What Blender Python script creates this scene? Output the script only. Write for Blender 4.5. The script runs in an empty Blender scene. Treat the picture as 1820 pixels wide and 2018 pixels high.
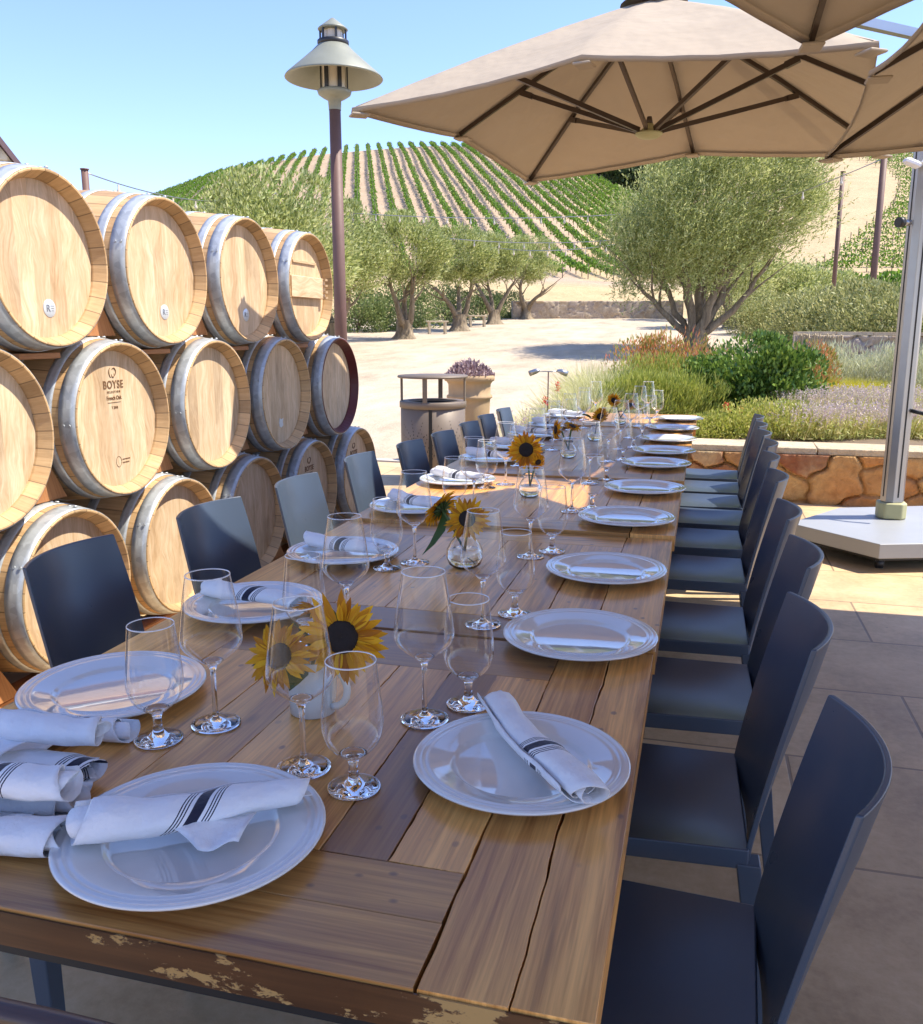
import bpy, math, random
import numpy as np
from mathutils import Vector, Matrix
R = math.radians
rnd = random.Random(7)
sc = bpy.context.scene
COL = sc.collection

# ------------------------------------------------------------------ camera
CAM_Z, PITCH, YAW, FV = 1.35, 11.6, 15.0, 1747.0
cam = bpy.data.cameras.new('camera')
cam.sensor_fit = 'HORIZONTAL'; cam.sensor_width = 36.0; cam.lens = FV / 1820 * 36.0
cam.clip_start = 0.05; cam.clip_end = 3000
camo = bpy.data.objects.new('camera', cam); COL.objects.link(camo)
camo.location = (0, 0, CAM_Z); camo.rotation_euler = (R(90 - PITCH), 0, R(YAW))
sc.camera = camo
# ------------------------------------------------------------------ world, sun, exposure
SUN_EL, SUN_AZ = 57.0, 75.0            # azimuth clockwise from +Y
w = bpy.data.worlds.new('World'); sc.world = w; w.use_nodes = True
nt = w.node_tree; nt.nodes.clear()
sky = nt.nodes.new('ShaderNodeTexSky'); sky.sky_type = 'NISHITA'; sky.sun_disc = False
sky.sun_elevation = R(SUN_EL); sky.sun_rotation = R(SUN_AZ)
sky.air_density = 1.0; sky.dust_density = 0.2; sky.ozone_density = 2.0; sky.altitude = 100
bg = nt.nodes.new('ShaderNodeBackground'); bg.inputs['Strength'].default_value = 0.142
wo = nt.nodes.new('ShaderNodeOutputWorld')
tm_ = nt.nodes.new('ShaderNodeMix'); tm_.data_type = 'RGBA'; tm_.blend_type = 'MULTIPLY'; tm_.inputs[0].default_value = 1.0
tm_.inputs[7].default_value = (0.90, 0.90, 1.12, 1); nt.links.new(sky.outputs[0], tm_.inputs[6]); nt.links.new(tm_.outputs[2], bg.inputs[0]); nt.links.new(bg.outputs[0], wo.inputs[0])
sl = bpy.data.lights.new('sun', 'SUN'); sl.energy = 4.1; sl.angle = R(0.5); sl.color = (1.0, 0.93, 0.80)
so = bpy.data.objects.new('sun', sl); COL.objects.link(so)
sdir = Vector((math.cos(R(SUN_EL)) * math.sin(R(SUN_AZ)), math.cos(R(SUN_EL)) * math.cos(R(SUN_AZ)), math.sin(R(SUN_EL))))
so.rotation_euler = (-sdir).to_track_quat('-Z', 'Y').to_euler(); so.location = (8, 2, 12)
sc.view_settings.view_transform = 'Standard'; sc.view_settings.look = 'None'
sc.view_settings.exposure = 1.07; sc.view_settings.gamma = 1.0
sc.cycles.max_bounces = 14; sc.cycles.transmission_bounces = 14; sc.cycles.glossy_bounces = 5
sc.cycles.diffuse_bounces = 4; sc.cycles.transparent_max_bounces = 48

# ------------------------------------------------------------------ places measured from the photograph
_p, _y = R(PITCH), R(YAW)
FW = np.array([-math.sin(_y), math.cos(_y), 0.0]); RT = np.array([math.cos(_y), math.sin(_y), 0.0])
def at(a, v, z=0.0):
    """point at azimuth a (photo column at the horizon), v metres ahead, height z"""
    q = FW * v + RT * ((a - 910) / 1784.0 * v)
    return Vector((q[0], q[1], z))
def gz(v):                                # gravel yard rises away from the patio
    return 0.0575 * max(0.0, v - 10.0)

# ------------------------------------------------------------------ helpers
def tag(o, label=None, cat=None, group=None, kind=None):
    if label: o['label'] = label
    if cat: o['category'] = cat
    if group: o['group'] = group
    if kind: o['kind'] = kind
    return o
def empty(name, loc=(0, 0, 0), rz=0.0, label=None, cat=None, group=None):
    o = bpy.data.objects.new(name, None); COL.objects.link(o); o.empty_display_size = 0.1
    o.location = loc; o.rotation_euler = (0, 0, rz)
    return tag(o, label, cat, group)
def copy_tree(o, parent=None, loc=None, rz=None, label=None, group=None):
    c = o.copy(); COL.objects.link(c)
    if parent is not None: c.parent = parent
    if loc is not None: c.location = loc
    if rz is not None: c.rotation_euler = (0, 0, rz)
    if label: c['label'] = label
    if group: c['group'] = group
    for ch in list(o.children): copy_tree(ch, c)
    return c

class MB:
    def __init__(s): s.v = []; s.f = []; s.uv = []; s.tone = []; s.sm = []; s.mi = []
    def add(s, vs, fs, uvs=None, tone=0.5, smooth=False, mi=0):
        o = len(s.v); s.v.extend([tuple(p) for p in vs])
        for i, f in enumerate(fs):
            s.f.append(tuple(o + k for k in f))
            s.uv.append(uvs[i] if uvs else [(vs[k][0] + vs[k][2] * .3, vs[k][1] + vs[k][2] * .3) for k in f])
            s.tone.append(tone[i] if isinstance(tone, (list, tuple)) else tone); s.sm.append(smooth); s.mi.append(mi)
    def box(s, c, d, rot=None, tone=0.5, ch=0.0, uvo=(0, 0), ax=0, mi=0):
        hx, hy, hz = d[0] / 2, d[1] / 2, d[2] / 2
        M = rot if rot is not None else Matrix.Identity(3)
        if not isinstance(M, Matrix): M = Matrix.Rotation(rot, 3, 'Z')
        c = Vector(c)
        if ch <= 0:
            L = [(x, y, z) for z in (-hz, hz) for x, y in ((-hx, -hy), (hx, -hy), (hx, hy), (-hx, hy))]
            F = [(3, 2, 1, 0), (4, 5, 6, 7), (0, 1, 5, 4), (1, 2, 6, 5), (2, 3, 7, 6), (3, 0, 4, 7)]
        else:
            a = ch; L = []
            for z, k in ((-hz, a), (-hz + a, 0), (hz - a, 0), (hz, a)):
                L += [(-hx + k, -hy + k, z), (hx - k, -hy + k, z), (hx - k, hy - k, z), (-hx + k, hy - k, z)]
            F = [(3, 2, 1, 0), (12, 13, 14, 15)]
            for r in range(3):
                for q in range(4): F.append((r * 4 + q, r * 4 + (q + 1) % 4, r * 4 + 4 + (q + 1) % 4, r * 4 + 4 + q))
        uv = []
        for f in F:
            P = [L[k] for k in f]
            sp = [max(p[i] for p in P) - min(p[i] for p in P) for i in range(3)]
            drop = sp.index(min(sp)); keep = [i for i in range(3) if i != drop]
            if ax in keep: u = ax; v_ = [i for i in keep if i != ax][0]
            else: u, v_ = keep
            uv.append([(p[u] + uvo[0], p[v_] + uvo[1] + drop * .37) for p in P])
        s.add([c + M @ Vector(p) for p in L], F, uv, tone, False, mi)
    def tube(s, pts, rad, seg=8, cap=True, tone=0.5, smooth=True, uvs=1.0, mi=0):
        pts = [Vector(p) for p in pts]; n = len(pts)
        if not isinstance(rad, (list, tuple)): rad = [rad] * n
        V = []; up = None; ln = [0]
        for i in range(1, n): ln.append(ln[-1] + (pts[i] - pts[i - 1]).length)
        for i in range(n):
            t = (pts[min(i + 1, n - 1)] - pts[max(i - 1, 0)])
            t = t.normalized() if t.length > 1e-9 else Vector((0, 0, 1))
            if up is None: up = t.orthogonal().normalized()
            up = (up - t * up.dot(t)); up = up.normalized() if up.length > 1e-6 else t.orthogonal().normalized()
            b = t.cross(up)
            for k in range(seg):
                a = 2 * math.pi * k / seg
                V.append(pts[i] + (up * math.cos(a) + b * math.sin(a)) * rad[i])
        F = []; U = []
        for i in range(n - 1):
            for k in range(seg):
                k2 = (k + 1) % seg
                F.append((i * seg + k, i * seg + k2, (i + 1) * seg + k2, (i + 1) * seg + k))
                c0 = k / seg * 6.28 * rad[i]; c1 = (k + 1) / seg * 6.28 * rad[i]
                U.append([(ln[i] * uvs, c0), (ln[i] * uvs, c1), (ln[i + 1] * uvs, c1), (ln[i + 1] * uvs, c0)])
        s.add(V, F, U, tone, smooth, mi)
        if cap:
            o = len(s.v) - len(V)
            for f in ([o + k for k in range(seg)][::-1], [o + (n - 1) * seg + k for k in range(seg)]):
                s.f.append(tuple(f)); s.uv.append([(math.cos(6.28 * k / seg) * .01, math.sin(6.28 * k / seg) * .01) for k in range(seg)])
                s.tone.append(tone); s.sm.append(False); s.mi.append(mi)
    def lathe(s, prof, seg=32, M=None, tone=0.5, smooth=True, closed=False, mi=0, fn=None):
        """prof: list of (r, z) from bottom to top; fn(angle,r,z)->(r,z)"""
        n = len(prof); V = []
        for (r, z) in prof:
            for k in range(seg):
                a = 2 * math.pi * k / seg
                rr, zz = (r, z) if fn is None else fn(a, r, z)
                p = Vector((rr * math.cos(a), rr * math.sin(a), zz))
                V.append(M @ p if M is not None else p)
        F = []; U = []
        m = n if closed else n - 1
        L = 0
        for i in range(m):
            j = (i + 1) % n
            d = math.hypot(prof[j][0] - prof[i][0], prof[j][1] - prof[i][1])
            for k in range(seg):
                k2 = (k + 1) % seg
                F.append((i * seg + k, i * seg + k2, j * seg + k2, j * seg + k))
                U.append([(L, k / seg), (L, (k + 1) / seg), (L + d, (k + 1) / seg), (L + d, k / seg)])
            L += d
        T = tone if not callable(tone) else [tone(i, k) for i in range(m) for k in range(seg)]
        s.add(V, F, U, T, smooth, mi)
    def prism(s, poly, z0, z1, M=None, tone=0.5, mi=0):
        n = len(poly); V = [Vector((x, y, z0)) for x, y in poly] + [Vector((x, y, z1)) for x, y in poly]
        F = [tuple(range(n))[::-1], tuple(range(n, 2 * n))] + [(i, (i + 1) % n, n + (i + 1) % n, n + i) for i in range(n)]
        U = [[(V[k].x, V[k].y) for k in f] for f in F[:2]]
        for f in F[2:]:
            d = (V[f[1]] - V[f[0]]).length; U.append([(0, z0), (d, z0), (d, z1), (0, z1)])
        s.add([M @ p for p in V] if M is not None else V, F, U, tone, False, mi)
    def build(s, name, mats, parent=None, bevel=0.0):
        me = bpy.data.meshes.new(name); me.from_pydata(s.v, [], s.f)
        if not isinstance(mats, (list, tuple)): mats = [mats]
        for m in mats: me.materials.append(m)
        uvl = me.uv_layers.new(name='UVMap')
        flat = [c for poly in s.uv for uv in poly for c in uv]
        uvl.data.foreach_set('uv', flat)
        at_ = me.attributes.new('tone', 'FLOAT', 'FACE'); at_.data.foreach_set('value', [float(t) for t in s.tone])
        me.polygons.foreach_set('use_smooth', s.sm)
        me.polygons.foreach_set('material_index', s.mi)
        me.update()
        o = bpy.data.objects.new(name, me); COL.objects.link(o)
        if parent is not None: o.parent = parent
        if bevel > 0:
            b = o.modifiers.new('bevel', 'BEVEL'); b.width = bevel; b.segments = 2; b.limit_method = 'ANGLE'; b.angle_limit = R(35); b.harden_normals = True
        return o

def mesh_np(name, V, F, mats, parent=None, smooth=False, tone=None, mi=None, uv=None):
    V = np.asarray(V, dtype=np.float32).reshape(-1, 3); F = np.asarray(F, dtype=np.int32); k = F.shape[1]
    me = bpy.data.meshes.new(name)
    me.vertices.add(len(V)); me.vertices.foreach_set('co', V.ravel())
    me.loops.add(F.size); me.loops.foreach_set('vertex_index', F.ravel())
    me.polygons.add(len(F)); me.polygons.foreach_set('loop_start', np.arange(0, F.size, k, dtype=np.int32))
    me.polygons.foreach_set('loop_total', np.full(len(F), k, dtype=np.int32))
    if not isinstance(mats, (list, tuple)): mats = [mats]
    for m in mats: me.materials.append(m)
    if mi is not None: me.polygons.foreach_set('material_index', np.asarray(mi, dtype=np.int32))
    if smooth: me.polygons.foreach_set('use_smooth', np.ones(len(F), dtype=bool))
    if tone is not None:
        t = me.attributes.new('tone', 'FLOAT', 'POINT'); t.data.foreach_set('value', np.asarray(tone, dtype=np.float32))
    if uv is not None:
        u = me.uv_layers.new(name='UVMap'); u.data.foreach_set('uv', np.asarray(uv, dtype=np.float32).ravel())
    me.update(calc_edges=True); me.validate()
    o = bpy.data.objects.new(name, me); COL.objects.link(o)
    if parent is not None: o.parent = parent
    return o

# ------------------------------------------------------------------ material helpers
class NT:
    def __init__(s, name):
        s.m = bpy.data.materials.new(name); s.m.use_nodes = True; s.t = s.m.node_tree; s.t.nodes.clear()
        s.out = s.n('ShaderNodeOutputMaterial')
    def n(s, t, **kw):
        x = s.t.nodes.new(t)
        for k, v in kw.items():
            if k.startswith('i_'): x.inputs[k[2:]].default_value = v
            else: setattr(x, k, v)
        return x
    def l(s, a, b): s.t.links.new(a, b)
    def val(s, x, sock):
        if hasattr(x, 'is_linked') or isinstance(x, bpy.types.NodeSocket): s.l(x, sock)
        else: sock.default_value = x
    def math(s, op, a, b=0.0, c=None, clamp=False):
        x = s.n('ShaderNodeMath', operation=op); x.use_clamp = clamp
        s.val(a, x.inputs[0]); s.val(b, x.inputs[1])
        if c is not None: s.val(c, x.inputs[2])
        return x.outputs[0]
    def ramp(s, fac, stops, interp='LINEAR'):
        x = s.n('ShaderNodeValToRGB'); r = x.color_ramp; r.interpolation = interp
        while len(r.elements) < len(stops): r.elements.new(0.5)
        for e, (p, c) in zip(r.elements, stops):
            e.position = p; e.color = (c[0], c[1], c[2], 1) if isinstance(c, (tuple, list)) else (c, c, c, 1)
        s.l(fac, x.inputs[0]); return x.outputs[0]
    def mix(s, fac, a, b, mode='MIX'):
        x = s.n('ShaderNodeMix', data_type='RGBA', blend_type=mode)
        s.val(fac, x.inputs[0])
        for v, k in ((a, 6), (b, 7)):
            if isinstance(v, (tuple, list)): x.inputs[k].default_value = (v[0], v[1], v[2], 1)
            else: s.l(v, x.inputs[k])
        return x.outputs[2]
    def noise(s, vec, scale, detail=4, rough=0.55, dist=0.0):
        x = s.n('ShaderNodeTexNoise'); x.inputs['Scale'].default_value = scale; x.inputs['Detail'].default_value = detail
        x.inputs['Roughness'].default_value = rough; x.inputs['Distortion'].default_value = dist
        if vec is not None: s.l(vec, x.inputs['Vector'])
        return x.outputs['Fac']
    def voro(s, vec, scale, feat='F1', out='Distance', rand=1.0):
        x = s.n('ShaderNodeTexVoronoi', feature=feat); x.inputs['Scale'].default_value = scale
        x.inputs['Randomness'].default_value = rand
        s.l(vec, x.inputs['Vector']); return x.outputs[out]
    def co(s, kind='Object'): return s.n('ShaderNodeTexCoord').outputs[kind]
    def mapv(s, vec, sc=(1, 1, 1), loc=(0, 0, 0)):
        x = s.n('ShaderNodeMapping'); x.inputs['Scale'].default_value = sc; x.inputs['Location'].default_value = loc
        s.l(vec, x.inputs[0]); return x.outputs[0]
    def attr(s, name='tone'): return s.n('ShaderNodeAttribute', attribute_name=name).outputs['Fac']
    def bump(s, h, strength=0.3, dist=0.01, normal=None):
        x = s.n('ShaderNodeBump'); x.inputs['Strength'].default_value = strength; x.inputs['Distance'].default_value = dist
        s.l(h, x.inputs['Height'])
        if normal is not None: s.l(normal, x.inputs['Normal'])
        return x.outputs[0]
    def bsdf(s, color, rough=0.6, metallic=0.0, normal=None, **kw):
        b = s.n('ShaderNodeBsdfPrincipled')
        if isinstance(color, (tuple, list)): b.inputs['Base Color'].default_value = (color[0], color[1], color[2], 1)
        else: s.l(color, b.inputs['Base Color'])
        s.val(rough, b.inputs['Roughness']); s.val(metallic, b.inputs['Metallic'])
        if normal is not None: s.l(normal, b.inputs['Normal'])
        for k, v in kw.items(): s.val(v, b.inputs[k.replace('_', ' ')])
        s.l(b.outputs[0], s.out.inputs[0]); return b

def m_plain(name, c, rough=0.5, metallic=0.0, var=0.12, scale=12.0, bump=0.0, **kw):
    """a surface with slight uneven tone and gloss"""
    k = NT(name); v = k.co()
    f = k.noise(v, scale, 5)
    col = k.mix(k.math('MULTIPLY', f, 1.0), tuple(x * (1 - var) for x in c), tuple(min(1, x * (1 + var)) for x in c))
    r = k.math('ADD', k.math('MULTIPLY', k.noise(v, scale * 2.7, 3), 0.14), rough - 0.07, clamp=True)
    nrm = k.bump(k.noise(v, scale * 8, 4), bump, 0.002) if bump > 0 else None
    k.bsdf(col, r, metallic, nrm, **kw); return k.m

def m_leaf(name, cols, trans=0.35, rough=0.5):
    k = NT(name)
    g = k.n('ShaderNodeNewGeometry').outputs['Random Per Island']
    n = len(cols); col = k.ramp(g, [(i / (n - 1), c) for i, c in enumerate(cols)])
    b = k.bsdf(col, rough); b.inputs['Specular IOR Level'].default_value = 0.3
    t = k.n('ShaderNodeBsdfTranslucent')
    hs = k.n('ShaderNodeHueSaturation'); hs.inputs['Value'].default_value = 1.25; hs.inputs['Hue'].default_value = 0.485
    k.l(col, hs.inputs['Color']); k.l(hs.outputs[0], t.inputs[0])
    mx = k.n('ShaderNodeMixShader'); mx.inputs[0].default_value = trans
    k.l(b.outputs[0], mx.inputs[1]); k.l(t.outputs[0], mx.inputs[2]); k.l(mx.outputs[0], k.out.inputs[0])
    return k.m

def m_wood(name, dark, light, rough=0.45, su=3.0, sv=45.0, tone_amt=0.5, coat=0.0, knots=False, tint=None, bump=0.15, stave=False, swirl=0.0):
    """grain runs along U of the UV map (metres)"""
    k = NT(name); uv = k.co('UV'); tn = k.attr()
    off = k.n('ShaderNodeCombineXYZ'); k.l(k.math('MULTIPLY', tn, 37.0), off.inputs[0]); k.l(k.math('MULTIPLY', tn, 91.0), off.inputs[1]); k.l(k.math('MULTIPLY', tn, 13.0), off.inputs[2])
    va = k.n('ShaderNodeVectorMath', operation='ADD'); k.l(uv, va.inputs[0]); k.l(off.outputs[0], va.inputs[1]); v = va.outputs[0]
    if swirl > 0:
        nz = k.n('ShaderNodeTexNoise'); nz.inputs['Scale'].default_value = 4.5; nz.inputs['Detail'].default_value = 2; k.l(v, nz.inputs['Vector'])
        sb = k.n('ShaderNodeVectorMath', operation='MULTIPLY_ADD'); k.l(nz.outputs['Color'], sb.inputs[0]); sb.inputs[1].default_value = (swirl * .4, swirl, 0); k.l(v, sb.inputs[2]); v = sb.outputs[0]
    g1 = k.noise(k.mapv(v, (su, sv, 1)), 1.0, 6, 0.62, 0.6)
    g2 = k.noise(k.mapv(v, (su * 3, sv * 5, 1)), 1.0, 3, 0.6)
    big = k.noise(k.mapv(v, (1.2, 5, 1)), 1.0, 2)
    f = k.math('ADD', k.math('MULTIPLY', g1, 0.62), k.math('MULTIPLY', g2, 0.38))
    f = k.math('ADD', f, k.math('MULTIPLY', k.math('SUBTRACT', big, 0.5), 0.5))
    col = k.ramp(f, [(0.30, dark), (0.50, tuple((a + b) / 2 for a, b in zip(dark, light))), (0.68, light)])
    if knots:
        d = k.voro(k.mapv(v, (1.6, 3.4, 1)), 2.2)
        kn = k.ramp(d, [(0.03, 1.0), (0.10, 0.0)])
        col = k.mix(k.math('MULTIPLY', kn, 0.55), col, tuple(x * 0.35 for x in dark))
        st = k.ramp(k.noise(k.mapv(v, (1.6, 22, 1)), 1.3, 4), [(0.60, 0.0), (0.70, 1.0)])
        col = k.mix(k.math('MULTIPLY', st, 0.6), col, (dark[0] * .55, dark[1] * .62, dark[2] * .85))
        sp = k.ramp(k.voro(k.mapv(v, (1, 1.4, 1)), 17.0), [(0.08, 1.0), (0.14, 0.0)])
        sm = k.ramp(k.noise(v, 3.0, 2), [(0.44, 0.0), (0.52, 1.0)])
        col = k.mix(k.math('MULTIPLY', k.math('MULTIPLY', sp, sm), 0.6), col, (0.07, 0.05, 0.06))
    tm = k.ramp(tn, [(0, 1 - tone_amt), (1, 1 + tone_amt * 0.35)])
    col = k.mix(1.0, col, tm, 'MULTIPLY')
    if tint is not None: col = k.mix(k.ramp(tn, [(0.0, 0.65), (0.3, 0.0)]), col, tint, 'MIX')
    if swirl > 0 or stave:
        bl = k.ramp(k.noise(k.mapv(v, (1.0, 1.3, 1)), 2.4, 5, .7), [(0.36, 0.80), (0.50, 1.0), (0.66, 1.06)]); col = k.mix(1.0, col, bl, 'MULTIPLY')
    h = f
    if stave:
        sx = k.n('ShaderNodeSeparateXYZ'); k.l(uv, sx.inputs[0])
        fr = k.math('FRACT', k.math('MULTIPLY', sx.outputs[1], 28.0))
        ed = k.math('MINIMUM', fr, k.math('SUBTRACT', 1.0, fr))
        ln = k.ramp(ed, [(0.0, 0.25), (0.045, 1.0)])
        col = k.mix(1.0, col, ln, 'MULTIPLY')
    rg = k.math('ADD', k.math('MULTIPLY', f, 0.25), rough - 0.12, clamp=True)
    b = k.bsdf(col, rg, 0.0, k.bump(h, bump, 0.002))
    if coat: b.inputs['Coat Weight'].default_value = coat; b.inputs['Coat Roughness'].default_value = 0.22
    return k.m

M = {}
M['table'] = m_wood('varnished_reclaimed_wood', (0.33, 0.125, 0.026), (0.92, 0.49, 0.140), rough=0.34, su=2.0, sv=42, tone_amt=0.45, coat=0.22, knots=True, tint=(0.225, 0.110, 0.062), bump=0.12)
M['oak'] = m_wood('pale_oak_head', (0.47, 0.29, 0.14), (0.78, 0.60, 0.40), rough=0.62, su=5.0, sv=55, tone_amt=0.14, bump=0.1, swirl=0.13)
M['stave'] = m_wood('oak_staves', (0.42, 0.24, 0.10), (0.66, 0.44, 0.23), rough=0.58, su=4.0, sv=170, tone_amt=0.22, bump=0.1, stave=True)
M['chime'] = m_wood('oak_chime', (0.50, 0.30, 0.13), (0.70, 0.47, 0.24), rough=0.6, su=8.0, sv=120, tone_amt=0.25, bump=0.1, stave=True)
M['redpaint'] = m_plain('maroon_painted_chime', (0.11, 0.016, 0.016), 0.45, var=0.3, scale=20)
M['wedge'] = m_wood('reddish_wedge_wood', (0.30, 0.11, 0.035), (0.52, 0.24, 0.09), rough=0.65, su=5, sv=60, tone_amt=0.2)
M['bench'] = m_wood('pale_bench_wood', (0.45, 0.36, 0.24), (0.70, 0.60, 0.45), rough=0.7, su=4, sv=50, tone_amt=0.2)
M['darkwood'] = m_wood('dark_brown_chair_wood', (0.035, 0.016, 0.010), (0.09, 0.04, 0.025), rough=0.4, su=4, sv=60, tone_amt=0.2, coat=0.3)

def m_galv():
    k = NT('galvanised_hoop_steel'); v = k.co()
    d = k.voro(k.mapv(v, (1, 1, 1)), 38.0, out='Color')
    s = k.n('ShaderNodeSeparateColor'); k.l(d, s.inputs[0])
    n = k.noise(v, 7, 5)
    f = k.math('ADD', k.math('MULTIPLY', s.outputs[0], 0.25), k.math('MULTIPLY', n, 0.75))
    col = k.ramp(f, [(0.3, (0.40, 0.42, 0.43)), (0.7, (0.60, 0.63, 0.64))])
    col = k.mix(k.ramp(k.noise(v, 11, 6, .75), [(0.60, 0.0), (0.72, 0.55)]), col, (0.26, 0.20, 0.14))
    k.bsdf(col, k.math('ADD', k.math('MULTIPLY', n, 0.25), 0.33), 0.5, k.bump(n, 0.1, 0.002)); return k.m
M['galv'] = m_galv()
M['chair'] = m_plain('anthracite_moulded_plastic', (0.054, 0.073, 0.106), 0.30, var=0.08, scale=3, bump=0.03)
M['metal_dark'] = m_plain('black_powder_coat', (0.018, 0.018, 0.020), 0.45, var=0.2, scale=15)
M['bronze'] = m_plain('brown_umbrella_frame', (0.075, 0.052, 0.038), 0.35, 0.3, var=0.15)
M['alu'] = m_plain('brushed_aluminium_post', (0.40, 0.40, 0.40), 0.33, 0.8, var=0.08, scale=6)
M['slot'] = m_plain('black_slot', (0.01, 0.01, 0.01), 0.6)
M['steelbase'] = m_plain('pale_grey_base_plate', (0.35, 0.36, 0.37), 0.42, 0.1, var=0.06, scale=5)
M['sleeve'] = m_plain('olive_cream_rubber_sleeve', (0.44, 0.42, 0.22), 0.6, var=0.08)
M['rust'] = m_plain('brown_painted_pole', (0.15, 0.080, 0.062), 0.6, 0.0, var=0.18, scale=8)
M['lampmetal'] = m_plain('weathered_pale_green_lamp_metal', (0.235, 0.24, 0.19), 0.5, 0.1, var=0.18, scale=6)
M['lampglass'] = m_plain('milky_lamp_glass', (0.62, 0.55, 0.44), 0.25, var=0.06)
M['binmetal'] = m_plain('taupe_bin_metal', (0.17, 0.13, 0.095), 0.5, 0.1, var=0.10, scale=8)
M['soilpot'] = m_plain('sandstone_pot', (0.43, 0.29, 0.155), 0.8, var=0.25, scale=9, bump=0.3)
M['stem'] = m_plain('green_stem', (0.10, 0.16, 0.05), 0.6, var=0.3, scale=30)
M['white_plastic'] = m_plain('white_plastic', (0.75, 0.75, 0.75), 0.4)
M['medal'] = m_plain('silver_sticker', (0.62, 0.66, 0.70), 0.35, 0.3, var=0.1, scale=40)
M['ink'] = m_plain('burnt_brand_ink', (0.17, 0.085, 0.035), 0.7, var=0.4, scale=60)
M['inkgrey'] = m_plain('grey_print', (0.16, 0.17, 0.20), 0.6)
M['seed'] = m_plain('sunflower_seed_disc', (0.016, 0.009, 0.007), 0.8, var=0.7, scale=240, bump=0.8)
M['mug'] = m_plain('white_glazed_mug', (0.62, 0.62, 0.58), 0.22, var=0.03, scale=5, Coat_Weight=0.4)
M['curb'] = m_plain('pale_concrete_curb', (0.52, 0.46, 0.38), 0.85, var=0.12, scale=4, bump=0.3)
M['petal'] = m_leaf('sunflower_petal', [(0.40, 0.15, 0.008), (0.66, 0.34, 0.010), (0.82, 0.50, 0.02)], 0.38, 0.6)
M['sleaf'] = m_leaf('sunflower_leaf', [(0.035, 0.075, 0.02), (0.06, 0.12, 0.03)], 0.25)
M['olive'] = m_leaf('olive_foliage', [(0.13, 0.17, 0.045), (0.27, 0.32, 0.09), (0.44, 0.48, 0.18), (0.58, 0.60, 0.30)], 0.35, 0.5)
M['oakleaf'] = m_leaf('dark_oak_foliage', [(0.022, 0.042, 0.015), (0.05, 0.085, 0.028)], 0.15)
M['vine'] = m_leaf('vine_foliage', [(0.05, 0.12, 0.014), (0.12, 0.24, 0.025), (0.22, 0.36, 0.045)], 0.35)
M['shrubdark'] = m_leaf('glossy_dark_shrub', [(0.04, 0.10, 0.02), (0.13, 0.22, 0.035), (0.26, 0.36, 0.07)], 0.2, 0.3)
M['redtip'] = m_leaf('red_tipped_shrub', [(0.18, 0.24, 0.04), (0.36, 0.34, 0.07), (0.56, 0.30, 0.10), (0.66, 0.22, 0.12)], 0.3)
M['redgreen'] = m_leaf('olive_green_shrub', [(0.12, 0.20, 0.03), (0.26, 0.32, 0.06), (0.38, 0.38, 0.10)], 0.3)
M['palegrass'] = m_leaf('pale_feathery_grass', [(0.40, 0.42, 0.14), (0.60, 0.59, 0.28), (0.76, 0.72, 0.46)], 0.35)
M['silver'] = m_leaf('silver_santolina', [(0.42, 0.44, 0.24), (0.64, 0.64, 0.42)], 0.25)
M['rosemary'] = m_leaf('rosemary_green', [(0.16, 0.22, 0.03), (0.36, 0.40, 0.07), (0.50, 0.50, 0.13)], 0.3)
M['yellowgrass'] = m_leaf('yellow_green_sedge', [(0.40, 0.42, 0.03), (0.60, 0.55, 0.05), (0.68, 0.60, 0.08)], 0.35)
M['lavstem'] = m_leaf('lavender_stems', [(0.38, 0.44, 0.10), (0.60, 0.60, 0.20), (0.70, 0.60, 0.28)], 0.3)
M['lavflower'] = m_leaf('faded_lavender_flowers', [(0.44, 0.33, 0.36), (0.58, 0.46, 0.46), (0.62, 0.54, 0.40)], 0.3)
M['redflower'] = m_leaf('red_garden_flowers', [(0.60, 0.06, 0.03), (0.75, 0.13, 0.06)], 0.3)
M['groundcover'] = m_leaf('yellow_green_groundcover', [(0.22, 0.28, 0.04), (0.42, 0.44, 0.09), (0.52, 0.48, 0.14)], 0.3)
M['hedge'] = m_leaf('olive_hedge_foliage', [(0.10, 0.13, 0.045), (0.30, 0.32, 0.11), (0.52, 0.50, 0.22)], 0.3)
M['hedgegreen'] = m_leaf('green_hedge_foliage', [(0.08, 0.13, 0.04), (0.18, 0.24, 0.08), (0.28, 0.33, 0.12)], 0.3)
M['succ'] = m_leaf('mauve_succulent', [(0.22, 0.14, 0.15), (0.40, 0.28, 0.28), (0.52, 0.40, 0.37)], 0.1)
M['drygrass'] = m_leaf('dry_straw', [(0.46, 0.34, 0.17), (0.62, 0.50, 0.28)], 0.3)
M['reed'] = m_wood('reed_screen', (0.30, 0.20, 0.09), (0.55, 0.40, 0.21), su=2, sv=90, tone_amt=0.4)

def m_bark():
    k = NT('olive_bark'); v = k.co()
    f = k.noise(k.mapv(v, (1, 1, 0.25)), 9, 6, 0.7, 1.0)
    col = k.ramp(f, [(0.3, (0.10, 0.075, 0.05)), (0.55, (0.26, 0.20, 0.13)), (0.75, (0.42, 0.34, 0.23))])
    k.bsdf(col, 0.9, 0, k.bump(f, 0.9, 0.05)); return k.m
M['bark'] = m_bark()

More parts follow.
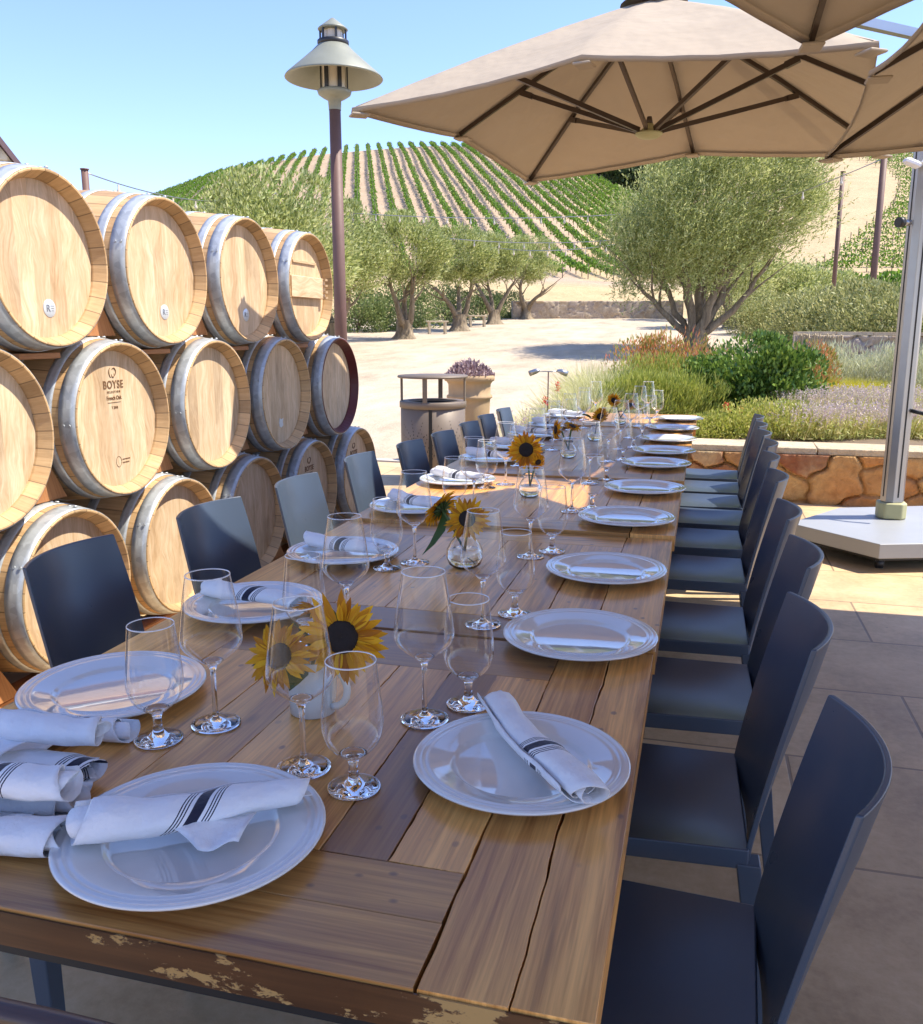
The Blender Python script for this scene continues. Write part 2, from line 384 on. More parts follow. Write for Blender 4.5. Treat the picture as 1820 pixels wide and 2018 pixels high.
def m_glass():
    k = NT('clear_glass'); k.bsdf((1, 1, 1), 0.0, 0.0, None, IOR=1.5)
    b = [x for x in k.t.nodes if x.type == 'BSDF_PRINCIPLED'][0]; b.inputs['Transmission Weight'].default_value = 1.0
    return k.m
M['glass'] = m_glass()
def m_thin():
    """blown bowl wall: too thin to bend the view, it only mirrors a little, more at grazing angles"""
    k = NT('thin_blown_glass'); fr = k.n('ShaderNodeLayerWeight'); fr.inputs['Blend'].default_value = 0.5
    f = k.ramp(fr.outputs['Facing'], [(0.0, 0.022), (0.40, 0.065), (0.64, 0.28), (0.88, 0.75), (0.97, 0.95)])
    t = k.n('ShaderNodeBsdfTransparent'); t.inputs[0].default_value = (0.985, 0.99, 0.99, 1)
    g = k.n('ShaderNodeBsdfGlossy'); g.inputs['Roughness'].default_value = 0.0; g.inputs['Color'].default_value = (1, 1, 1, 1)
    mx = k.n('ShaderNodeMixShader'); k.l(f, mx.inputs[0]); k.l(t.outputs[0], mx.inputs[1]); k.l(g.outputs[0], mx.inputs[2]); k.l(mx.outputs[0], k.out.inputs[0])
    return k.m
M['thinglass'] = m_thin()
M['glassrim'] = m_plain('painted_rim_glint', (0.75, 0.77, 0.80), 0.08, var=0.02)  # opaque pale lip: the bright glint of the clear rim is put into its colour
def m_water():
    k = NT('vase_water'); b = k.bsdf((0.93, 0.97, 0.94), 0.0, 0.0, None, IOR=1.33); b.inputs['Transmission Weight'].default_value = 1.0
    return k.m
M['water'] = m_water()

def m_plate():
    k = NT('white_ceramic_glaze'); v = k.co()
    n = k.noise(v, 9, 2); n2 = k.noise(v, 26, 2)
    h = k.math('ADD', n, k.math('MULTIPLY', n2, 0.2))
    col = k.mix(k.noise(v, 30, 4), (0.70, 0.68, 0.65), (0.76, 0.745, 0.71))
    b = k.bsdf(col, 0.07, 0, k.bump(h, 0.22, 0.004)); b.inputs['Coat Weight'].default_value = 1.0; b.inputs['Coat Roughness'].default_value = 0.03; b.inputs['Coat IOR'].default_value = 1.6
    return k.m
M['plate'] = m_plate()

def m_napkin():
    k = NT('white_cotton_napkin_with_navy_stripes'); uv = k.co('UV'); sx = k.n('ShaderNodeSeparateXYZ'); k.l(uv, sx.inputs[0])
    s = sx.outputs[0]
    def band(c, wd):
        d = k.math('ABSOLUTE', k.math('SUBTRACT', s, c)); return k.math('LESS_THAN', d, wd)
    tot = band(0.0, 0.0075)
    for c in (0.0135, 0.0175, 0.0215, -0.0135, -0.0175, -0.0215): tot = k.math('ADD', tot, band(c, 0.0009), clamp=True)
    v = k.co('Object'); wv = k.noise(v, 500, 2)
    col = k.mix(tot, (0.80, 0.79, 0.80), (0.012, 0.013, 0.035))
    b = k.bsdf(col, 0.9, 0, k.bump(k.math('ADD', k.math('MULTIPLY', wv, 0.1), k.noise(v, 32, 3)), 0.9, 0.006))
    b.inputs['Sheen Weight'].default_value = 0.2
    return k.m
M['napkin'] = m_napkin()

def m_canopy():
    k = NT('taupe_umbrella_canvas'); v = k.co()
    c = k.mix(k.noise(v, 3, 4), (0.375, 0.30, 0.215), (0.44, 0.36, 0.265))
    wv = k.noise(v, 260, 2)
    nrm = k.bump(k.math('ADD', k.math('MULTIPLY', k.noise(k.mapv(v, (1, 1, .4)), 3.5, 3), 1.0), k.math('MULTIPLY', wv, 0.03)), 0.5, 0.05)
    b = k.bsdf(c, 0.85, 0, nrm)
    t = k.n('ShaderNodeBsdfTranslucent'); t.inputs[0].default_value = (0.60, 0.40, 0.22, 1); k.l(nrm, t.inputs['Normal'])
    mx = k.n('ShaderNodeMixShader'); mx.inputs[0].default_value = 0.03
    k.l(b.outputs[0], mx.inputs[1]); k.l(t.outputs[0], mx.inputs[2]); k.l(mx.outputs[0], k.out.inputs[0])
    return k.m
M['canopy'] = m_canopy()
M['caster'] = m_plain('black_rubber_caster', (0.02, 0.02, 0.022), 0.5)

def m_patio():
    k = NT('stone_patio_slabs'); v = k.co()
    br = k.n('ShaderNodeTexBrick'); k.l(k.mapv(v, (1, 1, 1), (0.13, 0.21, 0)), br.inputs['Vector'])
    br.inputs['Scale'].default_value = 1.0; br.inputs['Brick Width'].default_value = 0.92; br.inputs['Row Height'].default_value = 0.61
    br.inputs['Mortar Size'].default_value = 0.006; br.inputs['Mortar Smooth'].default_value = 0.3; br.offset = 0.5
    br.inputs['Color1'].default_value = (0.30, 0.30, 0.30, 1); br.inputs['Color2'].default_value = (0.75, 0.75, 0.75, 1); br.inputs['Mortar'].default_value = (0.5, 0.5, 0.5, 1)
    f = k.math('ADD', k.math('MULTIPLY', k.noise(v, 2.3, 6, 0.6), 0.7), k.math('MULTIPLY', k.noise(v, 30, 4, 0.7), 0.3))
    c = k.ramp(f, [(0.33, (0.38, 0.255, 0.125)), (0.5, (0.57, 0.405, 0.22)), (0.66, (0.70, 0.525, 0.31))])
    sp = k.n('ShaderNodeSeparateColor'); k.l(br.outputs['Color'], sp.inputs[0])
    c = k.mix(1.0, c, k.ramp(sp.outputs[0], [(0.3, 0.88), (0.75, 1.08)]), 'MULTIPLY')
    c = k.mix(k.math('MULTIPLY', br.outputs['Fac'], 0.7), c, (0.15, 0.105, 0.07))
    pit = k.ramp(k.voro(v, 9.0), [(0.02, 1.0), (0.07, 0.0)]); pm = k.ramp(k.noise(v, 4, 2), [(0.55, 0.0), (0.6, 1.0)])
    c = k.mix(k.math('MULTIPLY', k.math('MULTIPLY', pit, pm), 0.5), c, (0.11, 0.09, 0.07))
    h = k.math('SUBTRACT', f, k.math('MULTIPLY', br.outputs['Fac'], 0.7))
    k.bsdf(c, k.math('ADD', k.math('MULTIPLY', f, 0.3), 0.42), 0, k.bump(h, 0.35, 0.008)); return k.m
M['patio'] = m_patio()
def m_gravel():
    k = NT('pale_decomposed_granite'); v = k.co()
    f = k.noise(v, 40, 6, 0.8); g = k.noise(k.mapv(v, (1, .45, 1)), 1.1, 6, 0.7)
    f2 = k.math('ADD', k.math('MULTIPLY', f, 0.5), k.math('MULTIPLY', g, 0.5))
    c = k.ramp(f2, [(0.36, (0.30, 0.23, 0.155)), (0.5, (0.48, 0.385, 0.275)), (0.63, (0.60, 0.50, 0.37))])
    k.bsdf(c, 0.95, 0, k.bump(k.math('ADD', f, k.noise(v, 7, 5)), 0.6, 0.02)); return k.m
M['gravel'] = m_gravel()
def m_hill():
    k = NT('vineyard_soil_and_dry_grass'); v = k.co(); tn = k.attr()
    f = k.noise(v, 0.25, 8, 0.65); f2 = k.noise(v, 2.2, 5, 0.7)
    soil = k.ramp(k.math('ADD', k.math('MULTIPLY', f, .5), k.math('MULTIPLY', f2, .5)), [(0.33, (0.34, 0.24, 0.165)), (0.65, (0.50, 0.37, 0.27))])
    gr = k.ramp(k.math('ADD', k.math('MULTIPLY', f, .4), k.math('MULTIPLY', f2, .6)), [(0.3, (0.34, 0.24, 0.11)), (0.65, (0.56, 0.42, 0.22))])
    c = k.mix(tn, soil, gr)
    k.bsdf(c, 0.95, 0, k.bump(f2, 0.6, 0.3)); return k.m
M['hill'] = m_hill()
M['bedsoil'] = m_plain('mulched_bed_soil', (0.17, 0.12, 0.07), 0.95, var=0.4, scale=14, bump=0.6)
def m_ground():
    k = NT('distant_dry_ground'); v = k.co(); k.bsdf(k.mix(k.noise(v, 0.05, 6), (0.30, 0.23, 0.13), (0.46, 0.36, 0.22)), 0.95); return k.m
M['ground'] = m_ground()
def m_stone(name, cols, grey=0.0):
    k = NT(name); v = k.co(); tn = k.attr()
    n = k.noise(v, 14, 7, 0.7, 0.5); n2 = k.noise(v, 3.5, 4)
    f = k.math('ADD', k.math('MULTIPLY', tn, 0.6), k.math('MULTIPLY', n2, 0.45))
    c = k.ramp(f, [(0.12 + 0.75 * i / (len(cols) - 1), cc) for i, cc in enumerate(cols)])
    c = k.mix(1.0, c, k.ramp(n, [(0.3, 0.72), (0.7, 1.18)]), 'MULTIPLY')
    k.bsdf(c, 0.9, 0, k.bump(k.math('ADD', n, k.math('MULTIPLY', k.noise(v, 48, 5, .7), .35)), 0.9, 0.025)); return k.m
M['stone'] = m_stone('rust_orange_fieldstone', [(0.34, 0.20, 0.10), (0.52, 0.23, 0.07), (0.58, 0.36, 0.14), (0.30, 0.10, 0.04), (0.56, 0.40, 0.21)])
M['stonepale'] = m_stone('pale_fieldstone', [(0.36, 0.26, 0.17), (0.50, 0.40, 0.28), (0.40, 0.32, 0.26), (0.55, 0.44, 0.30), (0.34, 0.22, 0.13)])
M['cap'] = m_stone('cream_cap_stone', [(0.52, 0.40, 0.25), (0.62, 0.50, 0.33), (0.58, 0.44, 0.27)])

# ================================================================== SETTING
def grid_mesh(name, us, vs, fn, mat, tonefn=None, parent=None):
    V = []; T = []
    for v in vs:
        for u in us:
            V.append(fn(u, v)); T.append(tonefn(u, v) if tonefn else 0.0)
    nu = len(us); F = [(j * nu + i, j * nu + i + 1, (j + 1) * nu + i + 1, (j + 1) * nu + i) for j in range(len(vs) - 1) for i in range(nu - 1)]
    return mesh_np(name, V, F, mat, parent, True, T)

def lerp_tab(tab, x):
    if x <= tab[0][0]: return tab[0][1]
    for (a, b), (c, d) in zip(tab, tab[1:]):
        if x <= c:
            t = (x - a) / (c - a); t = t * t * (3 - 2 * t) if False else t
            return b + (d - b) * t
    return tab[-1][1]
_xs = np.linspace(40, 700, 1321)
_kv = [(40, 16.7), (43, 20), (60, 52), (75, 84), (90, 112), (119, 210), (150, 276), (178, 317), (200, 336), (215, 340), (235, 333), (270, 300), (400, 190), (700, 90)]
_ks = np.interp(_xs, [a for a, b in _kv], [b for a, b in _kv])
_ker = np.hanning(25); _ker /= _ker.sum(); _ks = np.convolve(np.pad(_ks, 12, mode='edge'), _ker, mode='valid')
_ks[0:4] = _ks[4] * np.linspace(.94, 1, 4)
def Kf(v): return float(np.interp(v, _xs, _ks))
_sa = np.linspace(-1500, 3400, 491)
_sv = [(-1500, .45), (0, .60), (250, .66), (340, .745), (450, .86), (560, .925), (640, .97), (740, .995), (860, 1.005), (1000, .985), (1060, .955), (1130, .90), (1190, .83), (1240, .765), (1310, .745), (1400, .80), (1540, .93), (1640, .978), (1820, .965), (2100, .9), (3400, .7)]
_ss = np.interp(_sa, [a for a, b in _sv], [b for a, b in _sv])
_k2 = np.hanning(13); _k2 /= _k2.sum(); _ss = np.convolve(np.pad(_ss, 6, mode='edge'), _k2, mode='valid')
def Sf(a): return float(np.interp(a, _sa, _ss))
def hillz(a, v):
    s = 1 + (Sf(a) - 1) * min(1, max(0, (v - 60) / 90))
    return CAM_Z + Kf(v) * s / 1784.0 * v
def hillp(a, v, dz=0.0):
    p = at(a, v); p.z = hillz(a, v) + dz; return p

gb = MB(); gb.add([(-1500, -1500, -.35), (1500, -1500, -.35), (1500, 1500, -.35), (-1500, 1500, -.35)], [(0, 1, 2, 3)])
tag(gb.build('ground', M['ground']), kind='structure')
us = list(np.linspace(-1500, 3400, 150)); vs = [2, 5, 8, 9, 10, 11, 12, 14, 17, 20, 25, 30, 36, 42, 43.4]
def yard(a, v):
    p = at(a, v); p.z = gz(v) - 0.02 + 0.012 * math.sin(p.x * 1.7 + p.y * .6) * min(1, max(0, (v - 10) / 6)); return p
tag(grid_mesh('gravel_yard', us, vs, yard, M['gravel']), kind='structure')
def hp(a, v):
    p = hillp(a, v)
    if v > 60: p.z += 0.35 * math.sin(p.x * .11 + 1) * math.sin(p.y * .07)
    return p
def htone(a, v):
    if v < 82: return 1.0 if v < 74 else (82 - v) / 8
    if a > 1130: 
        return 0.75 if v < 200 else 0.5
    return 0.12
hv = [42.6, 43.2] + list(np.linspace(44, 100, 40)) + list(np.linspace(102, 240, 70)) + list(np.linspace(245, 700, 20))
tag(grid_mesh('hill', list(np.linspace(-1500, 3400, 260)), hv, hp, M['hill'], htone), kind='structure')

pb = MB(); pb.prism([(-9, -4), (7, -4), (7, 7.6), (1.0, 8.4), (-9, 9.0)][::1], -0.12, 0.0); tag(pb.build('patio', M['patio']), kind='structure')
cb = MB(); cb.prism([(-9, 9.004), (-0.9, 8.58), (-0.9, 8.72), (-9, 9.14)], -0.10, 0.012); tag(cb.build('patio_curb', M['curb'], bevel=0.006), kind='structure')

# ---- stone walls built stone by stone (relief from the stones' own outlines)
def stone_wall(name, path, z0f, h, thick, cell, res, mat, label, cat, cap=None, capmat=None, seed=1, cap_over=0.04, cap_h=0.055):
    rg = np.random.RandomState(seed); path = [Vector((p[0], p[1])) for p in path]
    seg = [(path[i + 1] - path[i]).length for i in range(len(path) - 1)]; L = sum(seg)
    def along(s):
        for i, l in enumerate(seg):
            if s <= l or i == len(seg) - 1:
                d = (path[i + 1] - path[i]) / l; return path[i] + d * s, Vector((d.y, -d.x))
            s -= l
    nx, nz = max(2, int(L / res)), max(3, int(h / res))
    S = np.linspace(0, L, nx + 1); Z = np.linspace(0, h, nz + 1)
    nc, ncz = int(L / cell) + 3, int(h / (cell * .75)) + 3
    cs = []
    for i in range(nc):
        for j in range(ncz):
            if rg.rand() < .25: continue
            cs.append(((i - .8 + rg.rand() * .95) * cell + (j % 2) * cell * .4, (j - .8 + rg.rand() * .9) * cell * .75))
    cs = np.array(cs); tones = rg.rand(len(cs)); bulge = rg.rand(len(cs))
    SS, ZZ = np.meshgrid(S, Z); P = np.stack([SS.ravel(), ZZ.ravel()], 1)
    P[:, 0] += 0.02 * np.sin(P[:, 1] * 31 + P[:, 0] * 17); P[:, 1] += 0.015 * np.sin(P[:, 0] * 23)
    D = np.sqrt((P[:, None, 0] - cs[None, :, 0]) ** 2 + ((P[:, None, 1] - cs[None, :, 1]) * 1.15) ** 2)
    idx = np.argsort(D, axis=1)[:, :2]; d1 = D[np.arange(len(P)), idx[:, 0]]; d2 = D[np.arange(len(P)), idx[:, 1]]
    e = np.clip((d2 - d1) / (cell * .10), 0, 1); e = e * e * (3 - 2 * e)
    tn = tones[idx[:, 0]] * e + 0.30 * (1 - e)
    disp = 0.055 * cell / .3 * e * (0.5 + bulge[idx[:, 0]]) + 0.006 * rg.rand(len(P))
    V = []
    for k, (s, z) in enumerate(zip(SS.ravel(), ZZ.ravel())):
        p, n = along(s); q = p + n * disp[k]; V.append((q.x, q.y, z0f(p) + z))
    n1 = nx + 1; F = [(j * n1 + i, j * n1 + i + 1, (j + 1) * n1 + i + 1, (j + 1) * n1 + i) for j in range(nz) for i in range(nx)]
    # back, ends and top
    base = len(V)
    for s in S:
        p, n = along(s); q = p - n * thick; V.append((q.x, q.y, z0f(p) - .1)); V.append((q.x, q.y, z0f(p) + h))
    top = nz * n1
    for i in range(nx):
        F.append((top + i, top + i + 1, base + 2 * i + 3, base + 2 * i + 1)); F.append((base + 2 * i, base + 2 * i + 1, base + 2 * i + 3, base + 2 * i + 2))
    F.append((0, top, base + 1, base)); F.append((nx, base + 2 * nx, base + 2 * nx + 1, top + nx))
    tone = list(tn) + [0.5] * (2 * (nx + 1))
    root = empty(name, (0, 0, 0), 0, label, cat)
    mesh_np('wall_face', V, F, mat, root, True, tone)
    if cap:
        cm = MB(); s = -0.02
        while s < L:
            ln = cap * (0.7 + 0.7 * rg.rand()); s2 = min(s + ln, L + .02)
            p, n = along(max(0.0, s)); q, n_ = along(min(s2, L)); d = (q - p).normalized()
            o = lambda: (rg.rand() - .5) * .02
            A = p + n * (cap_over + o()); B = q + n * (cap_over + o()); Cc = q - n * (thick + .02 + o()); Dd = p - n * (thick + .02 + o())
            A += d * .004; Dd += d * .004; B -= d * .004; Cc -= d * .004
            z = z0f(p) + h + .002
            t = rg.rand(); nn = 5; poly = [(A + (B - A) * i / nn + n * o() * .8) for i in range(nn + 1)] + [Cc, Dd]
            cm.prism([(a.x, a.y) for a in poly], z, z + cap_h + o() * .4, tone=t)
            s = s2
        cm.build('cap_stone', capmat or M['cap'], root, bevel=0.008)
    return root
stone_wall('garden_wall', [(-1.0, 7.50), (.8, 7.42), (2.3, 7.40), (4.6, 7.0)], lambda p: 0, 0.39, 0.36, 0.30, 0.013, M['stone'],
           'low rust orange stone wall with cream cap behind the umbrella base', 'wall', cap=0.8, seed=4)
def zyard(p): return gz(float(FW[0] * p.x + FW[1] * p.y)) - .05
a0, a1 = at(1010, 43), at(1345, 43.5)
stone_wall('far_stone_wall', [(a0.x, a0.y), (a1.x, a1.y)], zyard, 0.85, 0.4, 0.36, 0.06, M['stonepale'],
           'low tan stone wall at the far edge of the gravel yard', 'wall', seed=9)
b0, b1, b2 = at(1572, 15.6), at(1840, 15.2), at(2050, 13.5)
stone_wall('terrace_wall', [(b0.x, b0.y), (b1.x, b1.y), (b2.x, b2.y)], zyard, 1.0, 0.35, 0.36, 0.03, M['stonepale'],
           'pale stone terrace wall beside the reed screen under the olive hedge', 'wall', cap=0.6, seed=12)
# reed screen in front of the terrace wall's end
rs = MB(); r0, r1 = at(1572, 15.3), at(1662, 15.1)
for i in range(95):
    t = i / 94; p = r0.lerp(r1, t); o = rnd.uniform(-.02, .02); z0 = zyard(p)
    rs.tube([(p.x + o, p.y - abs(o), z0), (p.x + o + rnd.uniform(-.015, .015), p.y - .01, z0 + 1.0 + rnd.uniform(-.03, .05))], rnd.uniform(.005, .009), 5, tone=rnd.random())
tag(rs.build('reed_screen', M['reed']), 'brown reed screen leaning on the terrace wall behind the silver shrubs', 'screen')

# raised planting bed
def bedz(x, y):
    e = min((x + 1.5) / .7, (y - 7.5) / .1 if y < 7.7 else 9, (17.0 - y - x * .2) / 2.5)
    e = max(0, min(1, e)); return -0.05 + 0.45 * e * e * (3 - 2 * e) + max(0, (y - 9)) * .03
bx = list(np.linspace(-1.6, 7, 60)); by = list(np.linspace(7.76, 17.5, 60))
tag(grid_mesh('planting_bed', bx, by, lambda x, y: (x, y, bedz(x, y) + .02 * math.sin(x * 5) * math.sin(y * 4)), M['bedsoil']), kind='structure')

# ================================================================== FOLIAGE
def leaf_quads(P, D, L, W, rg):
    """diamond leaves at P along D with lengths L and widths W"""
    n = len(P); D = D / (np.linalg.norm(D, axis=1)[:, None] + 1e-9)
    r = rg.normal(size=(n, 3)); S = np.cross(D, r); S /= (np.linalg.norm(S, axis=1)[:, None] + 1e-9)
    L = np.broadcast_to(L, (n,))[:, None]; W = np.broadcast_to(W, (n,))[:, None]
    V = np.stack([P, P + D * L * .45 + S * W * .5, P + D * L, P + D * L * .45 - S * W * .5], 1).reshape(-1, 3)
    return V, np.arange(4 * n).reshape(n, 4)
def crown_mesh(name, mat, rad, n, leaf, seed, clumps=60, updir=(0.25, 0, 0.8), spread=0.22, flat=1.0, parent=None, droop=0.0, hollow=0.45):
    rg = np.random.RandomState(seed)
    c = rg.normal(size=(clumps, 3)); c /= np.linalg.norm(c, axis=1)[:, None]
    rr = hollow + (1 - hollow) * rg.rand(clumps) ** .5
    c = c * rr[:, None] * (1 + .16 * rg.normal(size=(clumps, 1))); c[:, 2] = np.where(c[:, 2] < -.55, -.55 + .2 * (c[:, 2] + .55), c[:, 2])
    wgt = .4 + rg.rand(clumps); wgt /= wgt.sum(); k = rg.choice(clumps, n, p=wgt)
    sz = spread * (.6 + .8 * rg.rand(clumps))
    off = rg.normal(size=(n, 3)) * sz[k][:, None]
    Q = c[k] + off; ql = np.linalg.norm(Q, axis=1); lim = 1.08 + .10 * rg.rand(n); Q *= np.where(ql > lim, (lim - .35 * rg.rand(n) * (ql - lim)) / ql, 1)[:, None]
    P = Q * np.array(rad)
    D = rg.normal(size=(n, 3)) * .55 + np.array(updir) + c[k] * .7; D[:, 2] -= droop
    Lh = leaf[0] * (.6 + .8 * rg.rand(n)); V, F = leaf_quads(P, D, Lh, leaf[1] * (.7 + .6 * rg.rand(n)), rg)
    return mesh_np(name, V, F, mat, parent)
def trunk_mesh(h, spread, n_lim, r0, seed, reach=1.6, parent=None, lean=0.0, stems=3):
    rg = random.Random(seed); mb = MB()
    # flared, gnarled base
    fl = []
    for i, (z, r) in enumerate([(-.15, 2.3), (.0, 1.75), (.12, 1.25), (.3, 1.05), (.5, 1.0)]):
        fl.append((r0 * r, z * h))
    lob = rg.uniform(0, 6)
    mb.lathe(fl, 18, fn=lambda a, r, z: (r * (1 + .16 * math.sin(a * 3 + lob) + .1 * math.sin(a * 7 + z * 4)), z))
    for s in range(stems):
        a = 2 * math.pi * s / stems + rg.uniform(-.4, .4); pts = []; rad = []
        x, y, z = .35 * r0 * math.cos(a), .35 * r0 * math.sin(a), .32 * h
        d = Vector((math.cos(a) * .45 * spread, math.sin(a) * .45 * spread, .9)); r = r0 * .62
        for i in range(7):
            pts.append((x, y, z)); rad.append(r); st = h * .22
            d += Vector((rg.uniform(-.28, .28), rg.uniform(-.28, .28), .04)); d.normalize()
            x += d.x * st; y += d.y * st; z += d.z * st; r *= .84
            if i in (2, 3, 4, 5):
                q = Vector((x, y, z)); e = Vector((d.x + rg.uniform(-.9, .9), d.y + rg.uniform(-.9, .9), .55)).normalized(); rr = r * .6; pp = [q.copy()]; r2 = [rr]
                for m in range(5):
                    q = q + e * h * reach * .16; e = (e + Vector((rg.uniform(-.3, .3), rg.uniform(-.3, .3), .12))).normalized(); rr *= .72; pp.append(q.copy()); r2.append(rr)
                mb.tube(pp, r2, 6)
        mb.tube(pts, rad, 9)
    return mb.build('trunk', M['bark'], parent)
def olive_tree(loc, h_tr, r0, rad, cz, n, leaf, seed, label, spread=1.0, group='olive trees', lean=(0, 0), mat='olive', clumps=60, stems=3, reach=1.2):
    t = empty('olive_tree', loc, 0, label, 'tree', group)
    trunk_mesh(h_tr, spread, 5, r0, seed, reach, t, stems=stems)
    c = crown_mesh('crown', M[mat], rad, n, leaf, seed + 50, clumps, spread=.17, parent=t); c.location = (lean[0], lean[1], cz)
    return t
# the large olive
t = empty('olive_tree', at(1372, 24.2, gz(24.2) - .02), 0, 'large broad olive tree with many bare limbs behind the dark green shrub', 'tree', 'olive trees')
mb = MB(); rg_ = random.Random(5)
mb.lathe([(.62, -.1), (.42, .05), (.30, .2), (.27, .4), (.28, .55)], 20, fn=lambda a, r, z: (r * (1 + .16 * math.sin(a * 4 + 1) + .08 * math.sin(a * 9)), z))
rtv = Vector(tuple(RT)); fwv = Vector(tuple(FW))
limbs = [(-1.55, .1, 1.55, .10), (-.95, .5, 1.9, .10), (-.45, -.3, 2.2, .12), (.1, .3, 2.3, .13), (.55, -.35, 2.2, .15), (1.0, .3, 2.1, .15), (1.75, -.1, 2.0, .11), (-.2, .9, 2.2, .1), (.5, .9, 2.2, .1)]
for (sx, sy, hz_, r) in limbs:
    pts = []; rad = []
    for i in range(8):
        t_ = i / 7; bend = t_ ** .8
        q = rtv * (sx * bend + rg_.uniform(-.06, .06)) + fwv * (sy * bend) + Vector((0, 0, .35 + hz_ * t_ ** 1.15 * .92))
        pts.append(q); rad.append(r * (1.1 - .72 * t_))
    mb.tube(pts, rad, 10)
    for m in (4, 5, 6, 7):
        q = pts[m].copy(); e = (pts[m] - pts[m - 1]).normalized() + Vector((rg_.uniform(-.7, .7), rg_.uniform(-.7, .7), .4)); e.normalize(); pp = [q.copy()]; rr = [rad[m] * .7]
        for z in range(5):
            q = q + e * .34; e = (e + Vector((rg_.uniform(-.3, .3), rg_.uniform(-.3, .3), .1))).normalized(); pp.append(q.copy()); rr.append(rr[-1] * .72)
        mb.tube(pp, rr, 6)
mb.build('trunk', M['bark'], t)
def big_crown():
    rg = np.random.RandomState(21); K = 190
    c = rg.normal(size=(K, 3)); c /= np.linalg.norm(c, axis=1)[:, None]; c *= (.45 + .55 * rg.rand(K) ** .45)[:, None]
    c[:, 2] = np.where(c[:, 2] < -.45, -.45 + .15 * rg.normal(size=K), c[:, 2])
    zc_ = 2.05 + (c[:, 2] + .62) / 1.62 * 4.4; zt = [2.2, 2.8, 3.3, 4.0, 4.7, 5.4, 6.0, 6.6]
    lf = np.interp(zc_, zt, [-2.2, -2.8, -2.75, -2.4, -1.7, -1.05, -.5, .3]); rt_ = np.interp(zc_, zt, [1.5, 2.4, 3.0, 3.35, 3.4, 3.3, 3.0, 2.2])
    ux_ = c[:, 0] / (np.sqrt(np.maximum(.02, 1 - c[:, 2] ** 2)) + .08); c[:, 0] = (lf + rt_) / 2 + (rt_ - lf) / 2 * np.clip(ux_, -1, 1) * .93
    c[:, 1] *= 2.5; c[:, 2] = zc_ - 3.05
    n = 150000; k = rg.randint(0, K, n); s = .20 + .20 * rg.rand(K)
    # sprays: leaves strung on short twigs
    tw = n // 9; tk = rg.randint(0, K, tw); tp = c[tk] + rg.normal(size=(tw, 3)) * s[tk][:, None]
    td = rg.normal(size=(tw, 3)) * .45 + np.array([.35, 0, .75]) + c[tk] / 4.5; td /= np.linalg.norm(td, axis=1)[:, None]
    P = np.repeat(tp, 9, 0) + np.repeat(td, 9, 0) * np.tile(np.linspace(0, .38, 9), tw)[:, None]
    D = np.repeat(td, 9, 0) + rg.normal(size=P.shape) * .42
    V, F = leaf_quads(P, D, .095 * (.7 + .6 * rg.rand(len(P))), .027, rg)
    X = V[:, 0:1] * RT[None, :] + V[:, 1:2] * FW[None, :] + np.array([[0, 0, 1]]) * V[:, 2:3]
    return X, F
X, F_ = big_crown(); c = mesh_np('crown', X, F_, M['olive'], t); c.location = (0, 0, 3.05)

row = [(655, 27, 1.6, 1.6, 1.7, 11, 'olive tree just left of the lamp post behind the last barrels'),
       (798, 29, 1.35, 1.4, 1.40, 12, 'olive tree with flared trunk right of the lamp post, left of the first bench'),
       (905, 33.5, 1.25, 1.3, 1.3, 13, 'olive tree with dividing trunk between the two benches'),
       (973, 38, 1.15, 1.2, 1.25, 14, 'olive tree with single thick trunk right of the second bench'),
       (1036, 43, 1.4, 1.4, 1.3, 15, 'farthest olive tree of the left row beside the far stone wall')]
for i, (a, v, rx, ry, rz_, sd, lb) in enumerate(row):
    olive_tree(at(a, v, gz(v) - .02), 1.2, .22, (rx, ry, rz_ * .78), 2.62, 18000, (.12, .036), sd, lb, clumps=40, reach=1.25)
olive_tree(at(545, 22, gz(22) - .02), 1.4, .25, (1.85, 1.9, 1.5), 2.7, 24000, (.12, .046), 31, 'bushy olive tree behind the third and fourth barrels of the top row', clumps=90)
olive_tree(at(425, 24, gz(24) - .02), 1.3, .22, (1.6, 1.6, 1.25), 2.3, 17000, (.12, .046), 32, 'leftmost olive tree, its crown showing over the second top barrel', clumps=80)
olive_tree(at(1440, 35, gz(35) - .02), 1.3, .2, (1.7, 1.7, 1.4), 2.3, 13000, (.13, .055), 33, 'olive tree half hidden behind the large olive, nearer of two', clumps=70)
olive_tree(at(1560, 40, gz(40) - .02), 1.0, .18, (2.2, 1.8, 1.0), 1.6, 13000, (.14, .06), 34, 'pale olive tree right of the large olive beyond the hedge', clumps=70)
olive_tree(at(1395, 42, gz(42) - .02), 1.3, .2, (1.8, 1.8, 1.6), 2.7, 11000, (.13, .055), 35, 'farthest olive tree directly behind the large olive trunk', clumps=70)
